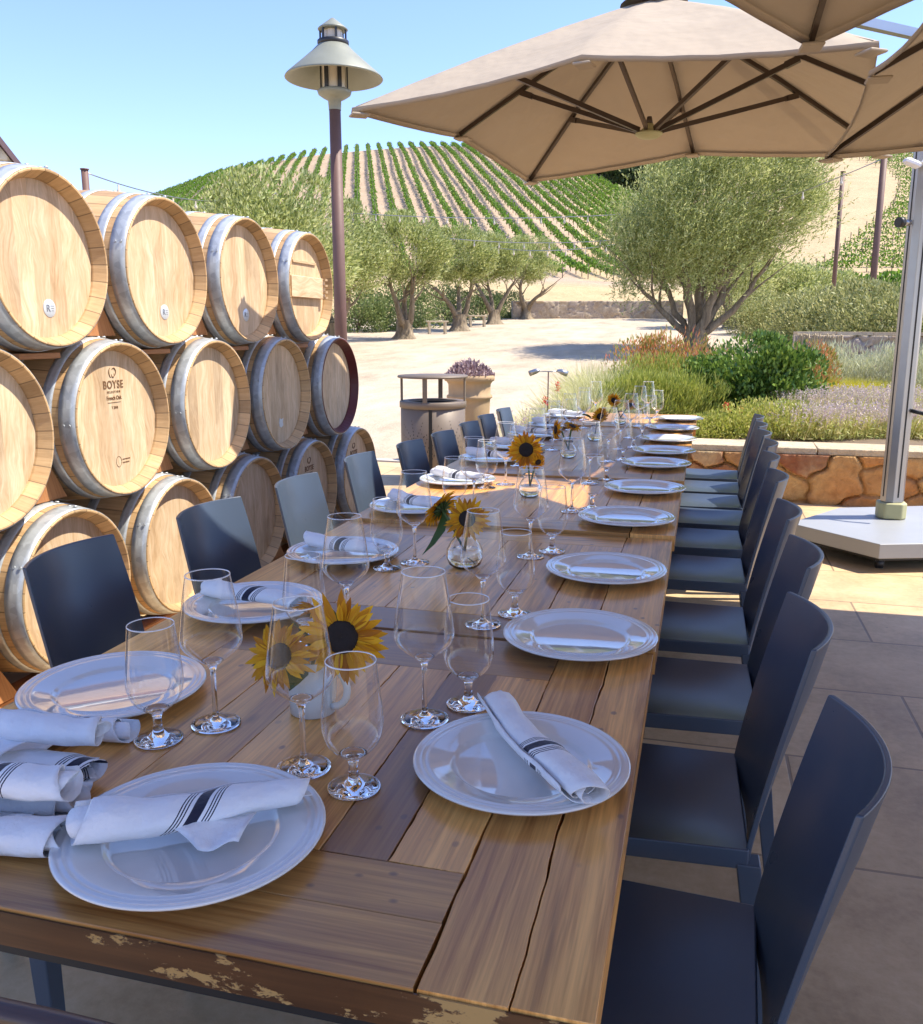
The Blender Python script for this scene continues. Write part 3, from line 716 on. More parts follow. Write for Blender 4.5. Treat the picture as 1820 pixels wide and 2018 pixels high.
# dark oaks on the ridge
for i, (a, v, rx, rz_, dz, lb) in enumerate([(1165, 232, 7, 7, -3, 'leftmost dark oak on the ridge beside the bare slope'), (1205, 226, 8, 8, -2, 'second dark oak from the left on the ridge'),
        (1250, 220, 9, 9, -1, 'third dark oak on the ridge above the vine rows'), (1300, 224, 9, 9, 1, 'dark oak on the ridge showing left of the large olive'),
        (1350, 228, 10, 10, 2, 'dark oak on the ridge directly above the large olive'), (1425, 230, 9, 9, 2, 'rightmost dark oak on the ridge'), (1228, 212, 5, 5, -2, 'small low dark oak in front of the ridge oaks')]):
    p = hillp(a, v - 17); o = empty('oak_tree', p, 0, lb, 'tree', 'dark oaks on the ridge')
    tm = MB(); tm.tube([(0, 0, -1), (.2, 0, 2), (0, .2, 5)], [.6, .5, .3], 8); tm.build('trunk', M['bark'], o)
    c = crown_mesh('crown', M['oakleaf'], (rx, rx, rz_ * .8), 5200, (1.0, .7), 70 + i, 40, parent=o, spread=.2); c.location = (0, 0, rz_ * .62 + dz * .3)

# hedges and shrubs
def shrub(name, loc, rad, n, leaf, mat, seed, label, cat='shrub', group=None, clumps=30, updir=(0, 0, .6), spread=.25, hollow=.3, stems=True):
    o = empty(name, loc, 0, label, cat, group)
    c = crown_mesh('foliage', M[mat], rad, n, leaf, seed, clumps, updir=updir, spread=spread, parent=o, hollow=hollow); c.location = (0, 0, rad[2] * .62)
    if stems:
        sm = MB(); rg = random.Random(seed)
        for i in range(6):
            a = rg.uniform(0, 6.28); r = rg.uniform(.2, .6)
            sm.tube([(0, 0, -.05), (rad[0] * r * .4 * math.cos(a), rad[1] * r * .4 * math.sin(a), rad[2] * .5), (rad[0] * r * math.cos(a), rad[1] * r * math.sin(a), rad[2] * 1.05)], [.012 * rad[2] * 2, .01 * rad[2] * 2, .004], 5)
        sm.build('stem', M['bark'], o)
    return o
hl = ['hedge shrub just right of the lamp post behind the olive trunks', 'hedge shrub behind the first olive right of the lamp post', 'hedge shrub left of the first bench', 'hedge shrub behind the first bench', 'hedge shrub between the middle olive trunks', 'small hedge shrub left of the far stone wall']
for i, (a, v, r) in enumerate([(705, 33, .9), (760, 34, 1.0), (825, 36, .95), (880, 38, .9), (950, 42, .8), (1005, 44, .75)]):
    shrub('hedge_shrub', at(a, v, gz(min(v, 43)) - .02), (r * 1.25, r, r), 4500, (.10, .05), 'hedgegreen', 200 + i, hl[i], group='hedge shrubs behind the olive row', clumps=40)
hl = ['olive hedge shrub nearest the umbrella post, above the terrace wall', 'olive hedge shrub second from the umbrella post above the terrace wall', 'olive hedge shrub above the reed screen', 'olive hedge shrub left of the reed screen', 'olive hedge shrub midway between reed screen and large olive', 'far olive hedge shrub just right of the large olive trunk', 'smallest far hedge shrub beside the large olive trunk', 'olive hedge shrub behind the umbrella post at the right edge']
for i, (a, v, r) in enumerate([(1770, 17.0, .85), (1690, 18.0, .8), (1625, 19.3, .75), (1580, 21.5, .7), (1540, 25, .75), (1500, 31, .85), (1455, 38, .85), (1870, 16, .9)]):
    shrub('hedge_shrub', at(a, v, gz(v) + (.42 if v < 20 else 0)), (r * 1.3, r * 1.1, r), 9000, (.09, .032), 'hedge', 220 + i, hl[i], group='olive hedge shrubs on the right', clumps=60)
for i, (a, v, r) in enumerate([(1620, 46, 1.5), (1700, 48, 1.6), (1790, 47, 1.6)]):
    shrub('bright_shrub', hillp(a, v), (r * 1.7, r, r * .8), 5000, (.22, .14), 'vine', 240 + i, ['bright green shrub mass left of the leaning brown pole', 'bright green shrub mass beside the brown pole base', 'bright green shrub mass behind the umbrella post'][i], clumps=40)

# ---- plants of the raised bed
def blades(P, D, L, W, rg, bend=0.5, segs=3):
    n = len(P); D = D / np.linalg.norm(D, axis=1)[:, None]; S = np.cross(D, rg.normal(size=(n, 3))); S /= np.linalg.norm(S, axis=1)[:, None]
    V = []; cur = P.copy(); d = D.copy(); out = D.copy(); out[:, 2] = 0
    for i in range(segs + 1):
        wdt = W * (1 - (i / segs) ** 1.5) + .0004
        V += [cur + S * wdt / 2, cur - S * wdt / 2]
        d = d + out * bend / segs * 1.0; d[:, 2] -= bend * .5 * i / segs; d /= np.linalg.norm(d, axis=1)[:, None]
        cur = cur + d * (L[:, None] / segs)
    V = np.stack(V, 1).reshape(-1, 3); F = []
    b = np.arange(n) * 2 * (segs + 1)
    for i in range(segs): F.append(np.stack([b + 2 * i, b + 2 * i + 1, b + 2 * i + 3, b + 2 * i + 2], 1))
    return V, np.concatenate(F)
def grass_clump(name, loc, rx, h, n, mat, seed, label, w=.006, bend=.5, cat='plant', group=None, out=.7, updir=(.25, 0)):
    rg = np.random.RandomState(seed); a = rg.rand(n) * 6.283; r = rx * .45 * np.sqrt(rg.rand(n))
    P = np.stack([r * np.cos(a), r * np.sin(a), np.zeros(n)], 1)
    D = np.stack([np.cos(a) * out * rg.rand(n) + updir[0], np.sin(a) * out * rg.rand(n) + updir[1], np.ones(n)], 1)
    V, F = blades(P, D, h * (.6 + .5 * rg.rand(n)), w, rg, bend)
    o = mesh_np(name, V, F, M[mat]); o.location = loc; return tag(o, label, cat, group)
def lavender(loc, rx, h, n, seed, label, group='lavender clumps in the raised bed'):
    rg = np.random.RandomState(seed); o = empty('lavender', loc, 0, label, 'plant', group)
    a = rg.rand(n) * 6.283; r = rx * .6 * np.sqrt(rg.rand(n)); P = np.stack([r * np.cos(a), r * np.sin(a), np.zeros(n)], 1)
    D = np.stack([np.cos(a) * .55 * rg.rand(n) + .1, np.sin(a) * .55 * rg.rand(n), np.ones(n)], 1); D /= np.linalg.norm(D, axis=1)[:, None]
    L = h * (.6 + .45 * rg.rand(n)); V, F = blades(P, D, L, .0045, rg, .12, 2)
    mesh_np('stems', V, F, M['lavstem'], o)
    m = n // 3; T = P[:m] + D[:m] * L[:m, None] * .97; k = 9
    PP = np.repeat(T, k, 0) - np.repeat(D[:m], k, 0) * (np.tile(np.linspace(0, .085, k), m))[:, None]
    DD = rg.normal(size=PP.shape) * .8 + np.repeat(D[:m], k, 0)
    V, F = leaf_quads(PP, DD, .020, .013, rg); mesh_np('flower_spikes', V, F, M['lavflower'], o)
    n2 = n * 3; P2 = np.stack([rg.normal(size=n2) * rx * .33, rg.normal(size=n2) * rx * .33, rg.rand(n2) * h * .5], 1)
    V, F = leaf_quads(P2, rg.normal(size=(n2, 3)) + np.array([0, 0, 1.]), .06, .010, rg); mesh_np('leaves', V, F, M['lavstem'], o)
    return o
def bed(a, v, dz=0.0):
    p = at(a, v); p.z = bedz(p.x, p.y) + dz; return p
shrub('dark_green_shrub', bed(1492, 9.6), (.70, .6, .50), 24000, (.055, .030), 'shrubdark', 301, 'round glossy dark green shrub in the middle of the raised bed', clumps=70, updir=(0, 0, 1.0), spread=.16)
shrub('dark_green_shrub', bed(1420, 10.0), (.34, .36, .40), 5000, (.045, .022), 'shrubdark', 302, 'smaller dark green shrub against the left of the round one', clumps=40, updir=(0, 0, 1.0), spread=.2)
for i, (a, v, rx, rz_, n, lb) in enumerate([(1285, 11.2, .55, .46, 6500, 'red tipped shrub left of the large olive trunk, lower one'), (1350, 10.9, .55, .52, 7000, 'red tipped shrub directly in front of the large olive trunk'), (1600, 11.3, .35, .40, 3000, 'red tipped shrub peeking right of the round dark shrub')]):
    shrub('red_tipped_shrub', bed(a, v), (rx, rx * .8, rz_), n, (.06, .014), 'redtip' if i else 'redtip', 310 + i, lb, clumps=50, updir=(.1, 0, 1.6), spread=.2)
for i, (a, v, rx, rz_, n, lb) in enumerate([(1275, 9.1, .42, .28, 8000, 'feathery green shrub behind the last plates'), (1330, 9.2, .5, .32, 8000, 'feathery green shrub left of the dark green shrub'), (1300, 10.1, .6, .36, 8000, 'taller feathery green shrub below the red tips')]):
    shrub('rosemary_shrub', bed(a, v), (rx, rx * .8, rz_), n, (.075, .010), 'rosemary', 320 + i, lb, clumps=60, updir=(.15, 0, 1.8), spread=.18, group='feathery green shrubs in the raised bed')
for i, (a, v, h, lb) in enumerate([(1120, 9.6, .56, 'pale feathery grass clump beside the path light'), (1165, 10.4, .62, 'tall pale feathery grass clump second from the path light'), (1205, 10.9, .66, 'tallest pale feathery grass clump left of the red tipped shrub'), (1230, 10.0, .55, 'pale feathery grass clump just below the red tips'), (1090, 9.1, .34, 'lowest pale grass clump behind the far glasses'), (1150, 9.2, .46, 'low pale grass clump behind the far sunflowers'), (1205, 9.3, .46, 'pale feathery grass clump left of the feathery green shrubs')]):
    grass_clump('feathery_grass', bed(a, v), .95, h * 1.12, 2600, 'palegrass', 330 + i, lb, w=.010, bend=.7, group='pale feathery grasses', out=1.1, updir=(.35, .1))
for i, (a, v, lb) in enumerate([(1660, 12.6, 'silver leaved shrub left of two under the terrace wall'), (1735, 12.4, 'silver leaved shrub right of two under the terrace wall'), (1830, 12.0, 'silver leaved shrub right of the umbrella post')]):
    shrub('silver_shrub', bed(a, v), (.52, .45, .36), 5200, (.085, .010), 'silver', 340 + i, lb, clumps=40, updir=(0, 0, 1.8), spread=.2, group='silver shrubs')
for i, (a, v, lb) in enumerate([(1640, 11.4, 'yellow green sedge clump beside the round dark shrub'), (1690, 11.2, 'yellow green sedge clump in the middle of three'), (1745, 11.0, 'yellow green sedge clump nearest the umbrella post')]):
    grass_clump('yellow_sedge', bed(a, v), .75, .30, 1500, 'yellowgrass', 350 + i, lb, w=.006, bend=.5, group='yellow sedge clumps', out=.8)
li = 0; names = ['first', 'second', 'third', 'fourth', 'fifth', 'sixth', 'seventh', 'eighth', 'ninth', 'tenth', 'eleventh', 'twelfth']
for rowi, (v, h, cols) in enumerate([(8.05, .31, [1575, 1640, 1705, 1775, 1850]), (9.0, .36, [1600, 1665, 1730, 1800]), (10.0, .30, [1640, 1720, 1810])]):
    for j, a in enumerate(cols):
        lavender(bed(a, v), .46, h, 620, 360 + li, '%s faded lavender clump from the left in the %s row behind the wall' % (names[j], ['front', 'middle', 'back'][rowi])); li += 1
for j, (a, v) in enumerate([(1008, 8.3), (1030, 8.5), (1060, 8.4)]):
    p = at(a, v, 0); lavender(p, .25, .62 - j * .05, 120, 390 + j, '%s faded lavender clump from the left beyond the farthest left chairs' % names[j], 'lavender clumps beyond the left chairs')
for i, (a, v, r, lb) in enumerate([(1395, 7.95, .26, 'low yellow green mound behind the last right hand plates'), (1450, 7.95, .26, 'low yellow green mound around the red flower stems'), (1515, 8.05, .30, 'low bright green mound in front of the round dark shrub'), (1345, 8.0, .26, 'low yellow green mound behind the farthest plate'), (1560, 8.5, .3, 'yellow green mound between round dark shrub and lavender')]):
    shrub('groundcover_mound', bed(a, v), (r * 1.4, r, r * (.42 + .12 * (i % 3))), 4600, (.030, .016), 'groundcover', 400 + i, lb, cat='plant', clumps=30, stems=False, updir=(0, 0, 1.1), spread=.3)
def flower_stem(loc, h, seed, label):
    rg = np.random.RandomState(seed); o = empty('red_flower', loc, 0, label, 'flower', 'red flower stems')
    s = MB(); s.tube([(0, 0, 0), (.01, 0, h * .6), (.015, 0, h)], [.004, .003, .002], 5); s.build('stem', M['stem'], o)
    n = 60; P = np.stack([rg.normal(size=n) * .013 + .015, rg.normal(size=n) * .013, h - rg.rand(n) * .09], 1)
    V, F = leaf_quads(P, rg.normal(size=(n, 3)) + np.array([0, 0, .6]), .022, .011, rg); mesh_np('flower_head', V, F, M['redflower'], o)
for i, (a, v, h, lb) in enumerate([(1440, 8.1, .30, 'red flower stem left of the pair behind the wall'), (1466, 8.15, .26, 'red flower stem right of the pair behind the wall'), (1449, 7.95, .10, 'short red flower just above the wall cap'), (1075, 8.9, .75, 'tall red flower stem beside the path light'), (1100, 9.2, .86, 'tallest red flower stem above the path light')]):
    flower_stem(bed(a, v), h, 420 + i, lb)
# path light
p = bed(1083, 9.3); o = empty('path_light', p, 0, 'twin head grey path light on a thin stem among pale grasses', 'lamp')
s = MB(); s.tube([(0, 0, 0), (0, 0, .93 - p.z)], .007, 8); s.build('stem', M['rust'], o)
h0 = .93 - p.z
s = MB(); s.tube([(-.11, 0, h0), (.11, 0, h0)], .006, 6); s.build('crossbar', M['alu'], o)
for sg in (-1, 1):
    s = MB(); s.tube([(sg * .09, 0, h0 + .01), (sg * .13, 0, h0 + .002), (sg * .20, 0, h0 - .025)], [.012, .028, .030], 10); s.build('lamp_head', M['alu'], o)

# ---- vineyard rows
vine_i = 0
def vine_row(pts, seed, w=0.32, label=None, group=None, dens=56, h=.66, posts=True, name='vine_row'):
    """pts: ground points along the row, evenly spaced"""
    rg = np.random.RandomState(seed); P = np.array([tuple(p) for p in pts]); seg = np.linalg.norm(np.diff(P, axis=0), axis=1); L = seg.sum()
    cum = np.concatenate([[0], np.cumsum(seg)]); n = int(L * dens)
    s = rg.rand(n) * L; base = np.stack([np.interp(s, cum, P[:, i]) for i in range(3)], 1)
    vig = .85 + .3 * np.interp(s, np.linspace(0, L, int(L / 1.6) + 2), rg.rand(int(L / 1.6) + 2))
    q = base + np.stack([rg.normal(size=n) * w * .5, rg.normal(size=n) * w * .35, .50 + np.abs(rg.rand(n)) * h * vig], 1)
    D = rg.normal(size=(n, 3)) + np.array([0, 0, .5]); V, F = leaf_quads(q, D, .25, .22, rg)
    o = empty(name, tuple(P[0]), 0, label, 'vine row', group)
    mesh_np('vine_foliage', V - P[0], F, M['vine'], o)
    if posts:
        m = MB(); k = int(L / 2.4)
        for i in range(k + 1):
            ss = i * L / max(1, k); b = [float(np.interp(ss, cum, P[:, j])) for j in range(3)]
            b = [b[j] - P[0][j] for j in range(3)]
            m.box((b[0], b[1], b[2] + .7), (.08, .08, 1.5))
        tag(m.build('vine_stakes', M['bark'], o), kind='stuff')
    return o
K720 = (715 - 910) / 1784.0
def ridge_row_pts(wd, v0, v1):
    pts = []
    for v in np.arange(v0, v1, 2.0):
        u = wd + K720 * v; a = 910 + 1784 * u / v; pts.append(hillp(a, v))
    return pts
ws = np.arange(-92, 62, 2.35)
for i, wd in enumerate(ws):
    v0 = 84 + max(0, -wd) * .12 + (0 if wd < 24 else (wd - 24) * .6)
    v1 = 212 - (0 if wd < 28 else (wd - 28) * 1.0)
    v0 = max(v0, wd / .3444)
    if v1 - v0 < 12: continue
    vine_row(ridge_row_pts(wd, v0, v1), 500 + i, label='long green vine row running up the left vineyard hill', group='vine rows on the left hill')
for i, v in enumerate(list(np.arange(88, 130, 3.4)) + list(np.arange(130, 215, 4.6))):
    aL = lerp_tab([(88, 1600), (97, 1640), (104, 1658), (114, 1700), (127, 1738), (150, 1748), (170, 1722), (178, 1690), (190, 1650), (215, 1560)], v)
    pts = [hillp(a, v + (a - aL) * .006) for a in np.arange(aL, 2150, 24)]
    vine_row(pts, 600 + i, label='green vine row running across the right hand hill', group='vine rows on the right hill', w=.7 if v > 180 else .5, dens=34)

# far things: poles, string lights, benches, building
def pole(a, v, ztop, r, label, name='pole', cat='pole'):
    p = at(a, v, gz(v) - .05); m = MB(); m.tube([(0, 0, 0), (0, 0, ztop - p.z)], [r, r * .92], 10)
    m.tube([(0, 0, ztop - p.z), (0, 0, ztop - p.z + .02)], [r * 1.15, r * 1.15], 10)
    o = m.build(name, M['rust']); o.location = p; return tag(o, label, cat)
pole(1713, 20, 1.35 + 357 / 1784 * 20, .075, 'tall thick brown pole rising behind the hedge near the umbrella post')
pole(1637, 28, 1.35 + 295 / 1784 * 28, .07, 'shorter thin brown pole left of the tall brown pole')
pole(192, 16, 1.35 + 299 / 1784 * 16, .065, 'brown pole end standing up behind the first top barrels')
def wire(A, B, sag, nb, label, seed):
    o = empty('string_light', (0, 0, 0), 0, label, 'string lights', 'string lights over the yard'); rg = random.Random(seed)
    n = 28; pts = []
    for i in range(n + 1):
        t = i / n; p = A.lerp(B, t); p.z -= sag * 4 * t * (1 - t); pts.append(p)
    m = MB(); m.tube(pts, .012, 5); m.build('cable', M['metal_dark'] if nb < 0 else M['alu'], o)
    for i in range(1, abs(nb)):
        t = i / abs(nb); p = A.lerp(B, t); p.z -= sag * 4 * t * (1 - t)
        b = MB(); b.lathe([(0.001, -.20), (.03, -.175), (.035, -.14), (.016, -.09), (.016, -.02)], 8, Matrix.Translation(p)); b.build('bulb', M['lampglass'], o)
def zz(y, v): return CAM_Z + (650 - y) / 1784.0 * v
wire(at(192, 16, zz(355, 16)), at(560, 26, zz(392, 26)), .35, 9, 'string of bulbs running right from the pole behind the top barrels', 1)
wire(at(560, 27, zz(418, 27)), at(1637, 28, zz(385, 28)), .55, 24, 'upper string of bulbs crossing in front of the vineyard hill', 2)
wire(at(560, 30, zz(415, 30)), at(1637, 28, zz(400, 28)), 1.25, 22, 'lower string of bulbs crossing in front of the vineyard hill', 3)
wire(at(900, 36, zz(480, 36)), at(1713, 20, zz(330, 20)), 1.0, 18, 'string of bulbs rising towards the tall brown pole', 4)
def bench(a, v, label, rz):
    o = empty('garden_bench', at(a, v, gz(v) - .02), rz, label, 'bench', 'white benches under the olives')
    m = MB(); m.box((0, 0, .43), (.75, .34, .05), ch=.006, tone=.6); m.build('seat', M['bench'], o)
    for sx in (-.28, .28):
        m = MB()
        for sy in (-.12, .12): m.box((sx, sy, .2), (.07, .07, .4), tone=.4)
        m.box((sx, 0, .08), (.06, .17, .05), tone=.5); m.build('leg', M['bench'], o)
bench(862, 31.5, 'pale wooden bench between the first two olive trunks right of the lamp', R(25)); bench(941, 36, 'pale wooden bench farther back beside the thick olive trunk', R(25))
# stone building behind the barrels
bc_ = at(86, 22, 0); o = empty('stone_building', (bc_.x - 4.55 * math.cos(R(54)), bc_.y - 4.55 * math.sin(R(54)), 0), R(54), 'stone building with sloping brown roof edge behind the first barrel', 'building')
ux = Vector((1, 0)); W2 = 4.55; H1 = 4.7; H2 = 10.9
bm_ = MB(); 
bm_.add([(-W2, 0, 0), (W2, 0, 0), (W2, 0, H1), (0, 0, H2), (-W2, 0, H1), (-W2, 7, 0), (W2, 7, 0), (W2, 7, H1), (0, 7, H2), (-W2, 7, H1)],
        [(0, 1, 2, 3, 4), (9, 8, 7, 6, 5), (1, 6, 7, 2), (5, 0, 4, 9)])
def m_bstone():
    k = NT('yellow_building_stone'); v = k.co(); c = k.voro(v, 2.6, out='Color'); e = k.voro(v, 2.6, 'DISTANCE_TO_EDGE')
    sp = k.n('ShaderNodeSeparateColor'); k.l(c, sp.inputs[0])
    col = k.ramp(sp.outputs[0], [(0.0, (0.42, 0.28, 0.12)), (0.5, (0.58, 0.46, 0.28)), (1.0, (0.66, 0.58, 0.42))])
    col = k.mix(k.ramp(e, [(0.0, 1.0), (0.07, 0.0)]), col, (0.34, 0.27, 0.18)); k.bsdf(col, .9, 0, k.bump(k.ramp(e, [(0, 0.0), (.1, 1.0)]), .8, .05)); return k.m
bm_.build('wall', m_bstone(), o)
rf = MB(); dx, dz = W2 + .12, (H2 - H1) / W2 * (W2 + .12)
for sg in (-1, 1):
    rf.add([(0, -.08, H2 + .03), (sg * dx, -.08, H2 + .03 - dz), (sg * dx, 7.4, H2 + .03 - dz), (0, 7.4, H2 + .03), (0, -.08, H2 + .22), (sg * dx, -.08, H2 + .22 - dz), (sg * dx, 7.4, H2 + .22 - dz), (0, 7.4, H2 + .22)],
           [(0, 1, 2, 3), (4, 5, 6, 7), (0, 1, 5, 4), (1, 2, 6, 5), (3, 2, 6, 7)])
rf.build('roof', m_plain('plum_brown_roof_edge', (0.13, 0.08, 0.085), .6), o)

# ================================================================== LAMP POST
o = empty('lamp_post', (-3.33, 8.0, 0), 0, 'tall brown lamp post with wide conical shade beside the barrels', 'lamp post')
m = MB(); m.tube([(0, 0, 0), (0, 0, 3.36)], [.062, .052], 20); m.lathe([(.13, 0), (.13, .03), (.07, .06)], 24); m.build('pole', M['rust'], o)
m = MB(); m.lathe([(.055, 3.30), (.06, 3.38), (.10, 3.40), (.145, 3.43), (.155, 3.46), (.14, 3.47), (.10, 3.47), (0.001, 3.47)], 32); m.build('collar', M['lampmetal'], o)
m = MB(); m.lathe([(.105, 3.472), (.105, 3.78)], 28); m.build('glass_chimney', M['lampglass'], o)
m = MB()
for k in range(6):
    a = k * math.pi / 3 + .3; m.box((.118 * math.cos(a), .118 * math.sin(a), 3.63), (.012, .035, .32), Matrix.Rotation(a, 3, 'Z'))
m.build('lantern_bar', M['metal_dark'], o)
m = MB(); m.lathe([(.435, 3.56), (.44, 3.565), (.43, 3.58), (.30, 3.69), (.20, 3.775), (.14, 3.835), (.115, 3.845), (.12, 3.83), (.19, 3.762), (.29, 3.675), (.42, 3.56)], 48, closed=True); m.build('shade', M['lampmetal'], o)
m = MB(); m.lathe([(.135, 3.84), (.14, 3.85), (.14, 3.875), (.125, 3.88), (.001, 3.88)], 28); m.lathe([(.085, 3.88), (.085, 3.96)], 20, mi=1)
for k in range(6):
    a = k * math.pi / 3 + .1; m.box((.118 * math.cos(a), .118 * math.sin(a), 3.925), (.012, .02, .09), Matrix.Rotation(a, 3, 'Z'))
m.build('vent_ring', [M['metal_dark'], M['lampglass']], o)
m = MB(); m.lathe([(.001, 3.962), (.125, 3.962), (.135, 3.97), (.12, 3.985), (.06, 4.03), (.02, 4.06), (.001, 4.07)], 28); m.build('cap', M['lampmetal'], o)

# ================================================================== BARRELS
BR, HR, BLEN = .330, .288, .90
def rprof(x):           # x from front rim (0) to rear rim (-BLEN)
    t = (x + BLEN / 2) / (BLEN / 2); return BR - (BR - HR) * t * t
RX = Matrix.Rotation(R(90), 4, 'Y')     # local z -> world x
def ring(mb, x0, x1, off, th, tone=.5, seg=64):
    n = 3; prof = []
    for i in range(n + 1):
        x = x0 + (x1 - x0) * i / n; prof.append((rprof(x) + off + th, x))
    for i in range(n, -1, -1):
        x = x0 + (x1 - x0) * i / n; prof.append((rprof(x) + off, x))
    mb.lathe(prof, seg, RX, tone=tone, closed=True)
def make_barrel(chime='chime', seed=0):
    rg = random.Random(seed); t = empty('wine_barrel')
    tones = [rg.random() for _ in range(28)]
    m = MB(); prof = [(rprof(-BLEN + BLEN * i / 16), -BLEN + BLEN * i / 16) for i in range(17)]
    m.lathe(prof, 56, RX, tone=lambda i, k: tones[k // 2])
    m.lathe([(.001, -BLEN + .04), (HR - .03, -BLEN + .04), (HR - .028, -BLEN), (HR, -BLEN)], 56, RX)
    m.build('staves', M['stave'], t)
    m = MB(); m.lathe([(HR, 0.0), (HR - .003, .002), (HR - .008, .001), (HR - .029, -.040), (HR - .0305, -.056)], 56, RX, tone=lambda i, k: tones[k // 2], smooth=False)
    m.build('chime', M[chime], t)
    # head boards
    m = MB(); hr = HR - .030; nb = 7; edges = [-hr + 2 * hr * i / nb for i in range(nb + 1)]
    for i in range(nb):
        y0, y1 = edges[i], edges[i + 1]; top = []; bot = []
        for j in range(9):
            y = y0 + (y1 - y0) * j / 8; z = math.sqrt(max(0, hr * hr - y * y)); top.append((y, z)); bot.append((y, -z))
        poly = bot + top[::-1]
        xx = -.048
        V = [(xx, a, b) for a, b in poly]; tn = rg.random()
        m.add(V, [tuple(range(len(V)))], [[(b, a + i * .02) for a, b in poly]], tn)
    m.build('barrel_head', M['oak'], t)
    for (a, b) in ((-.002, -.062), (-.088, -.128), (-.245, -.285), (-.62, -.66), (-.80, -.84), (-.85, -.898)):
        m = MB(); ring(m, a, b, .0005, .0022)
        ang = R(150 + 40 * rg.random())
        for dy in (-.012, .012):
            rr = rprof((a + b) / 2) + .003; m.tube([Vector(((a + b) / 2 + dy, rr * math.cos(ang), rr * math.sin(ang))), Vector(((a + b) / 2 + dy, (rr + .004) * math.cos(ang), (rr + .004) * math.sin(ang)))], .006, 8)
            m.tube([Vector(((a + b) / 2 + dy, rr * math.cos(R(84)), rr * math.sin(R(84)))), Vector(((a + b) / 2 + dy, (rr + .005) * math.cos(R(84)), (rr + .005) * math.sin(R(84))))], .007, 8)
        m.build('hoop', M['galv'], t)
    return t
def text_obj(txt, size, mat, parent, y, z, x=-.0470, name='brand_mark', extrude=.0006, bold=0.0, sp=1.0):
    cu = bpy.data.curves.new(name, 'FONT'); cu.body = txt; cu.size = size; cu.align_x = 'CENTER'; cu.extrude = extrude; cu.offset = bold; cu.space_character = sp
    tmp = bpy.data.objects.new('t', cu); COL.objects.link(tmp)
    dg = bpy.context.evaluated_depsgraph_get(); me = bpy.data.meshes.new_from_object(tmp.evaluated_get(dg)); me.name = name
    bpy.data.objects.remove(tmp); bpy.data.curves.remove(cu)
    me.materials.clear(); me.materials.append(mat)
    # text plane: local x -> world +Y, local y -> world +Z, facing +X
    Mx = Matrix(((0, 0, 1, x), (1, 0, 0, y), (0, 1, 0, z), (0, 0, 0, 1)))
    me.transform(Mx)
    o = bpy.data.objects.new(name, me); COL.objects.link(o); o.parent = parent; return o
def brand(t):
    text_obj('BOYSE', .052, M['ink'], t, 0, .110, bold=.0012, sp=1.15)
    text_obj('SELECTION', .014, M['ink'], t, 0, .088, bold=.0004, sp=1.7)
    text_obj('French Oak', .026, M['ink'], t, 0, .056, bold=.0004)
    text_obj('T 2018', .018, M['ink'], t, 0, .012)
    m = MB(); m.box((-.0467, 0, .043), (.001, .11, .0016)); m.build('brand_line', M['ink'], t)
    m = MB()    # two curled strokes above the name
    for (cy, cz, r0_, a0_, a1_) in ((-.008, .184, .020, 110, 260), (.012, .186, .016, -60, 150), (.004, .176, .012, 180, 380)):
        m.tube([(-.0474, cy + r0_ * math.cos(R(a0_ + (a1_ - a0_) * i / 10)), cz + r0_ * math.sin(R(a0_ + (a1_ - a0_) * i / 10)) * 1.2) for i in range(11)], [.0008 + .0022 * math.sin(math.pi * i / 10) for i in range(11)], 5)
    m.build('brand_emblem', M['ink'], t)
    m = MB(); m.tube([(-.0472, .0 + .022 * math.cos(R(a)), -.165 + .026 * math.sin(R(a))) for a in range(0, 361, 20)], .0010, 5)
    for (z, n) in ((-.158, 9), (-.174, 8)):
        for i in range(n): m.box((-.0472, .034 + i * .0075, z), (.001, .005 if i % 3 else .003, .006))
    m.build('brand_ring', M['ink'], t)
    for c in t.children:
        if c.name.startswith('brand'):
            k_ = Matrix.Diagonal((1, .72, .80, 1)); zc_ = .15 if not c.name.startswith('brand_ring') else -.165
            c.data.transform(Matrix.Translation((0, 0, zc_)) @ k_ @ Matrix.Translation((0, 0, -zc_)))
def badge(t):
    m = MB(); m.lathe([(.001, 0), (.029, 0), (.031, .001), (.029, .002), (.001, .002)], 28, Matrix.Translation((-.0480, .02, -.16)) @ RX)
    b = m.build('round_sticker', M['medal'], t)
    text_obj('R', .034, M['inkgrey'], b, .012, -.171, x=-.0452, name='sticker_letter'); m = MB()
    for i, z in enumerate((-.152, -.160, -.168)): m.box((-.0456, .033, z), (.0006, .016 - .003 * i, .0018))
    m.build('sticker_lines', M['inkgrey'], b)
plain = make_barrel(seed=1)
PX = -2.12
def bplace(root, y, z, label): root.location = (PX, y, z); root['label'] = label; root['category'] = 'barrel'; root['group'] = 'stacked wine barrels'; return root
Yt = [2.62, 3.305, 3.995, 4.70]; Ym = [2.26, 2.95, 3.645, 4.345, 5.075]; Yb = [1.93, 2.615, 3.30, 3.98, 4.68, 5.37]
ZT, ZM, ZB = 1.583, 1.015, .435
used = False
def nb(seed, chime=None):
    global used
    if chime: return make_barrel(chime, seed)
    if not used: used = True; return plain
    c = copy_tree(plain); hd = [x for x in c.children if x.name.startswith('barrel_head')][0]
    return c
tl = ['first barrel of the top row from the left, round sticker low on its head', 'second barrel of the top row, round sticker low on its head', 'third barrel of the top row, umbrella shadow crossing its lower head', 'last barrel of the top row with a board fixed across its head']
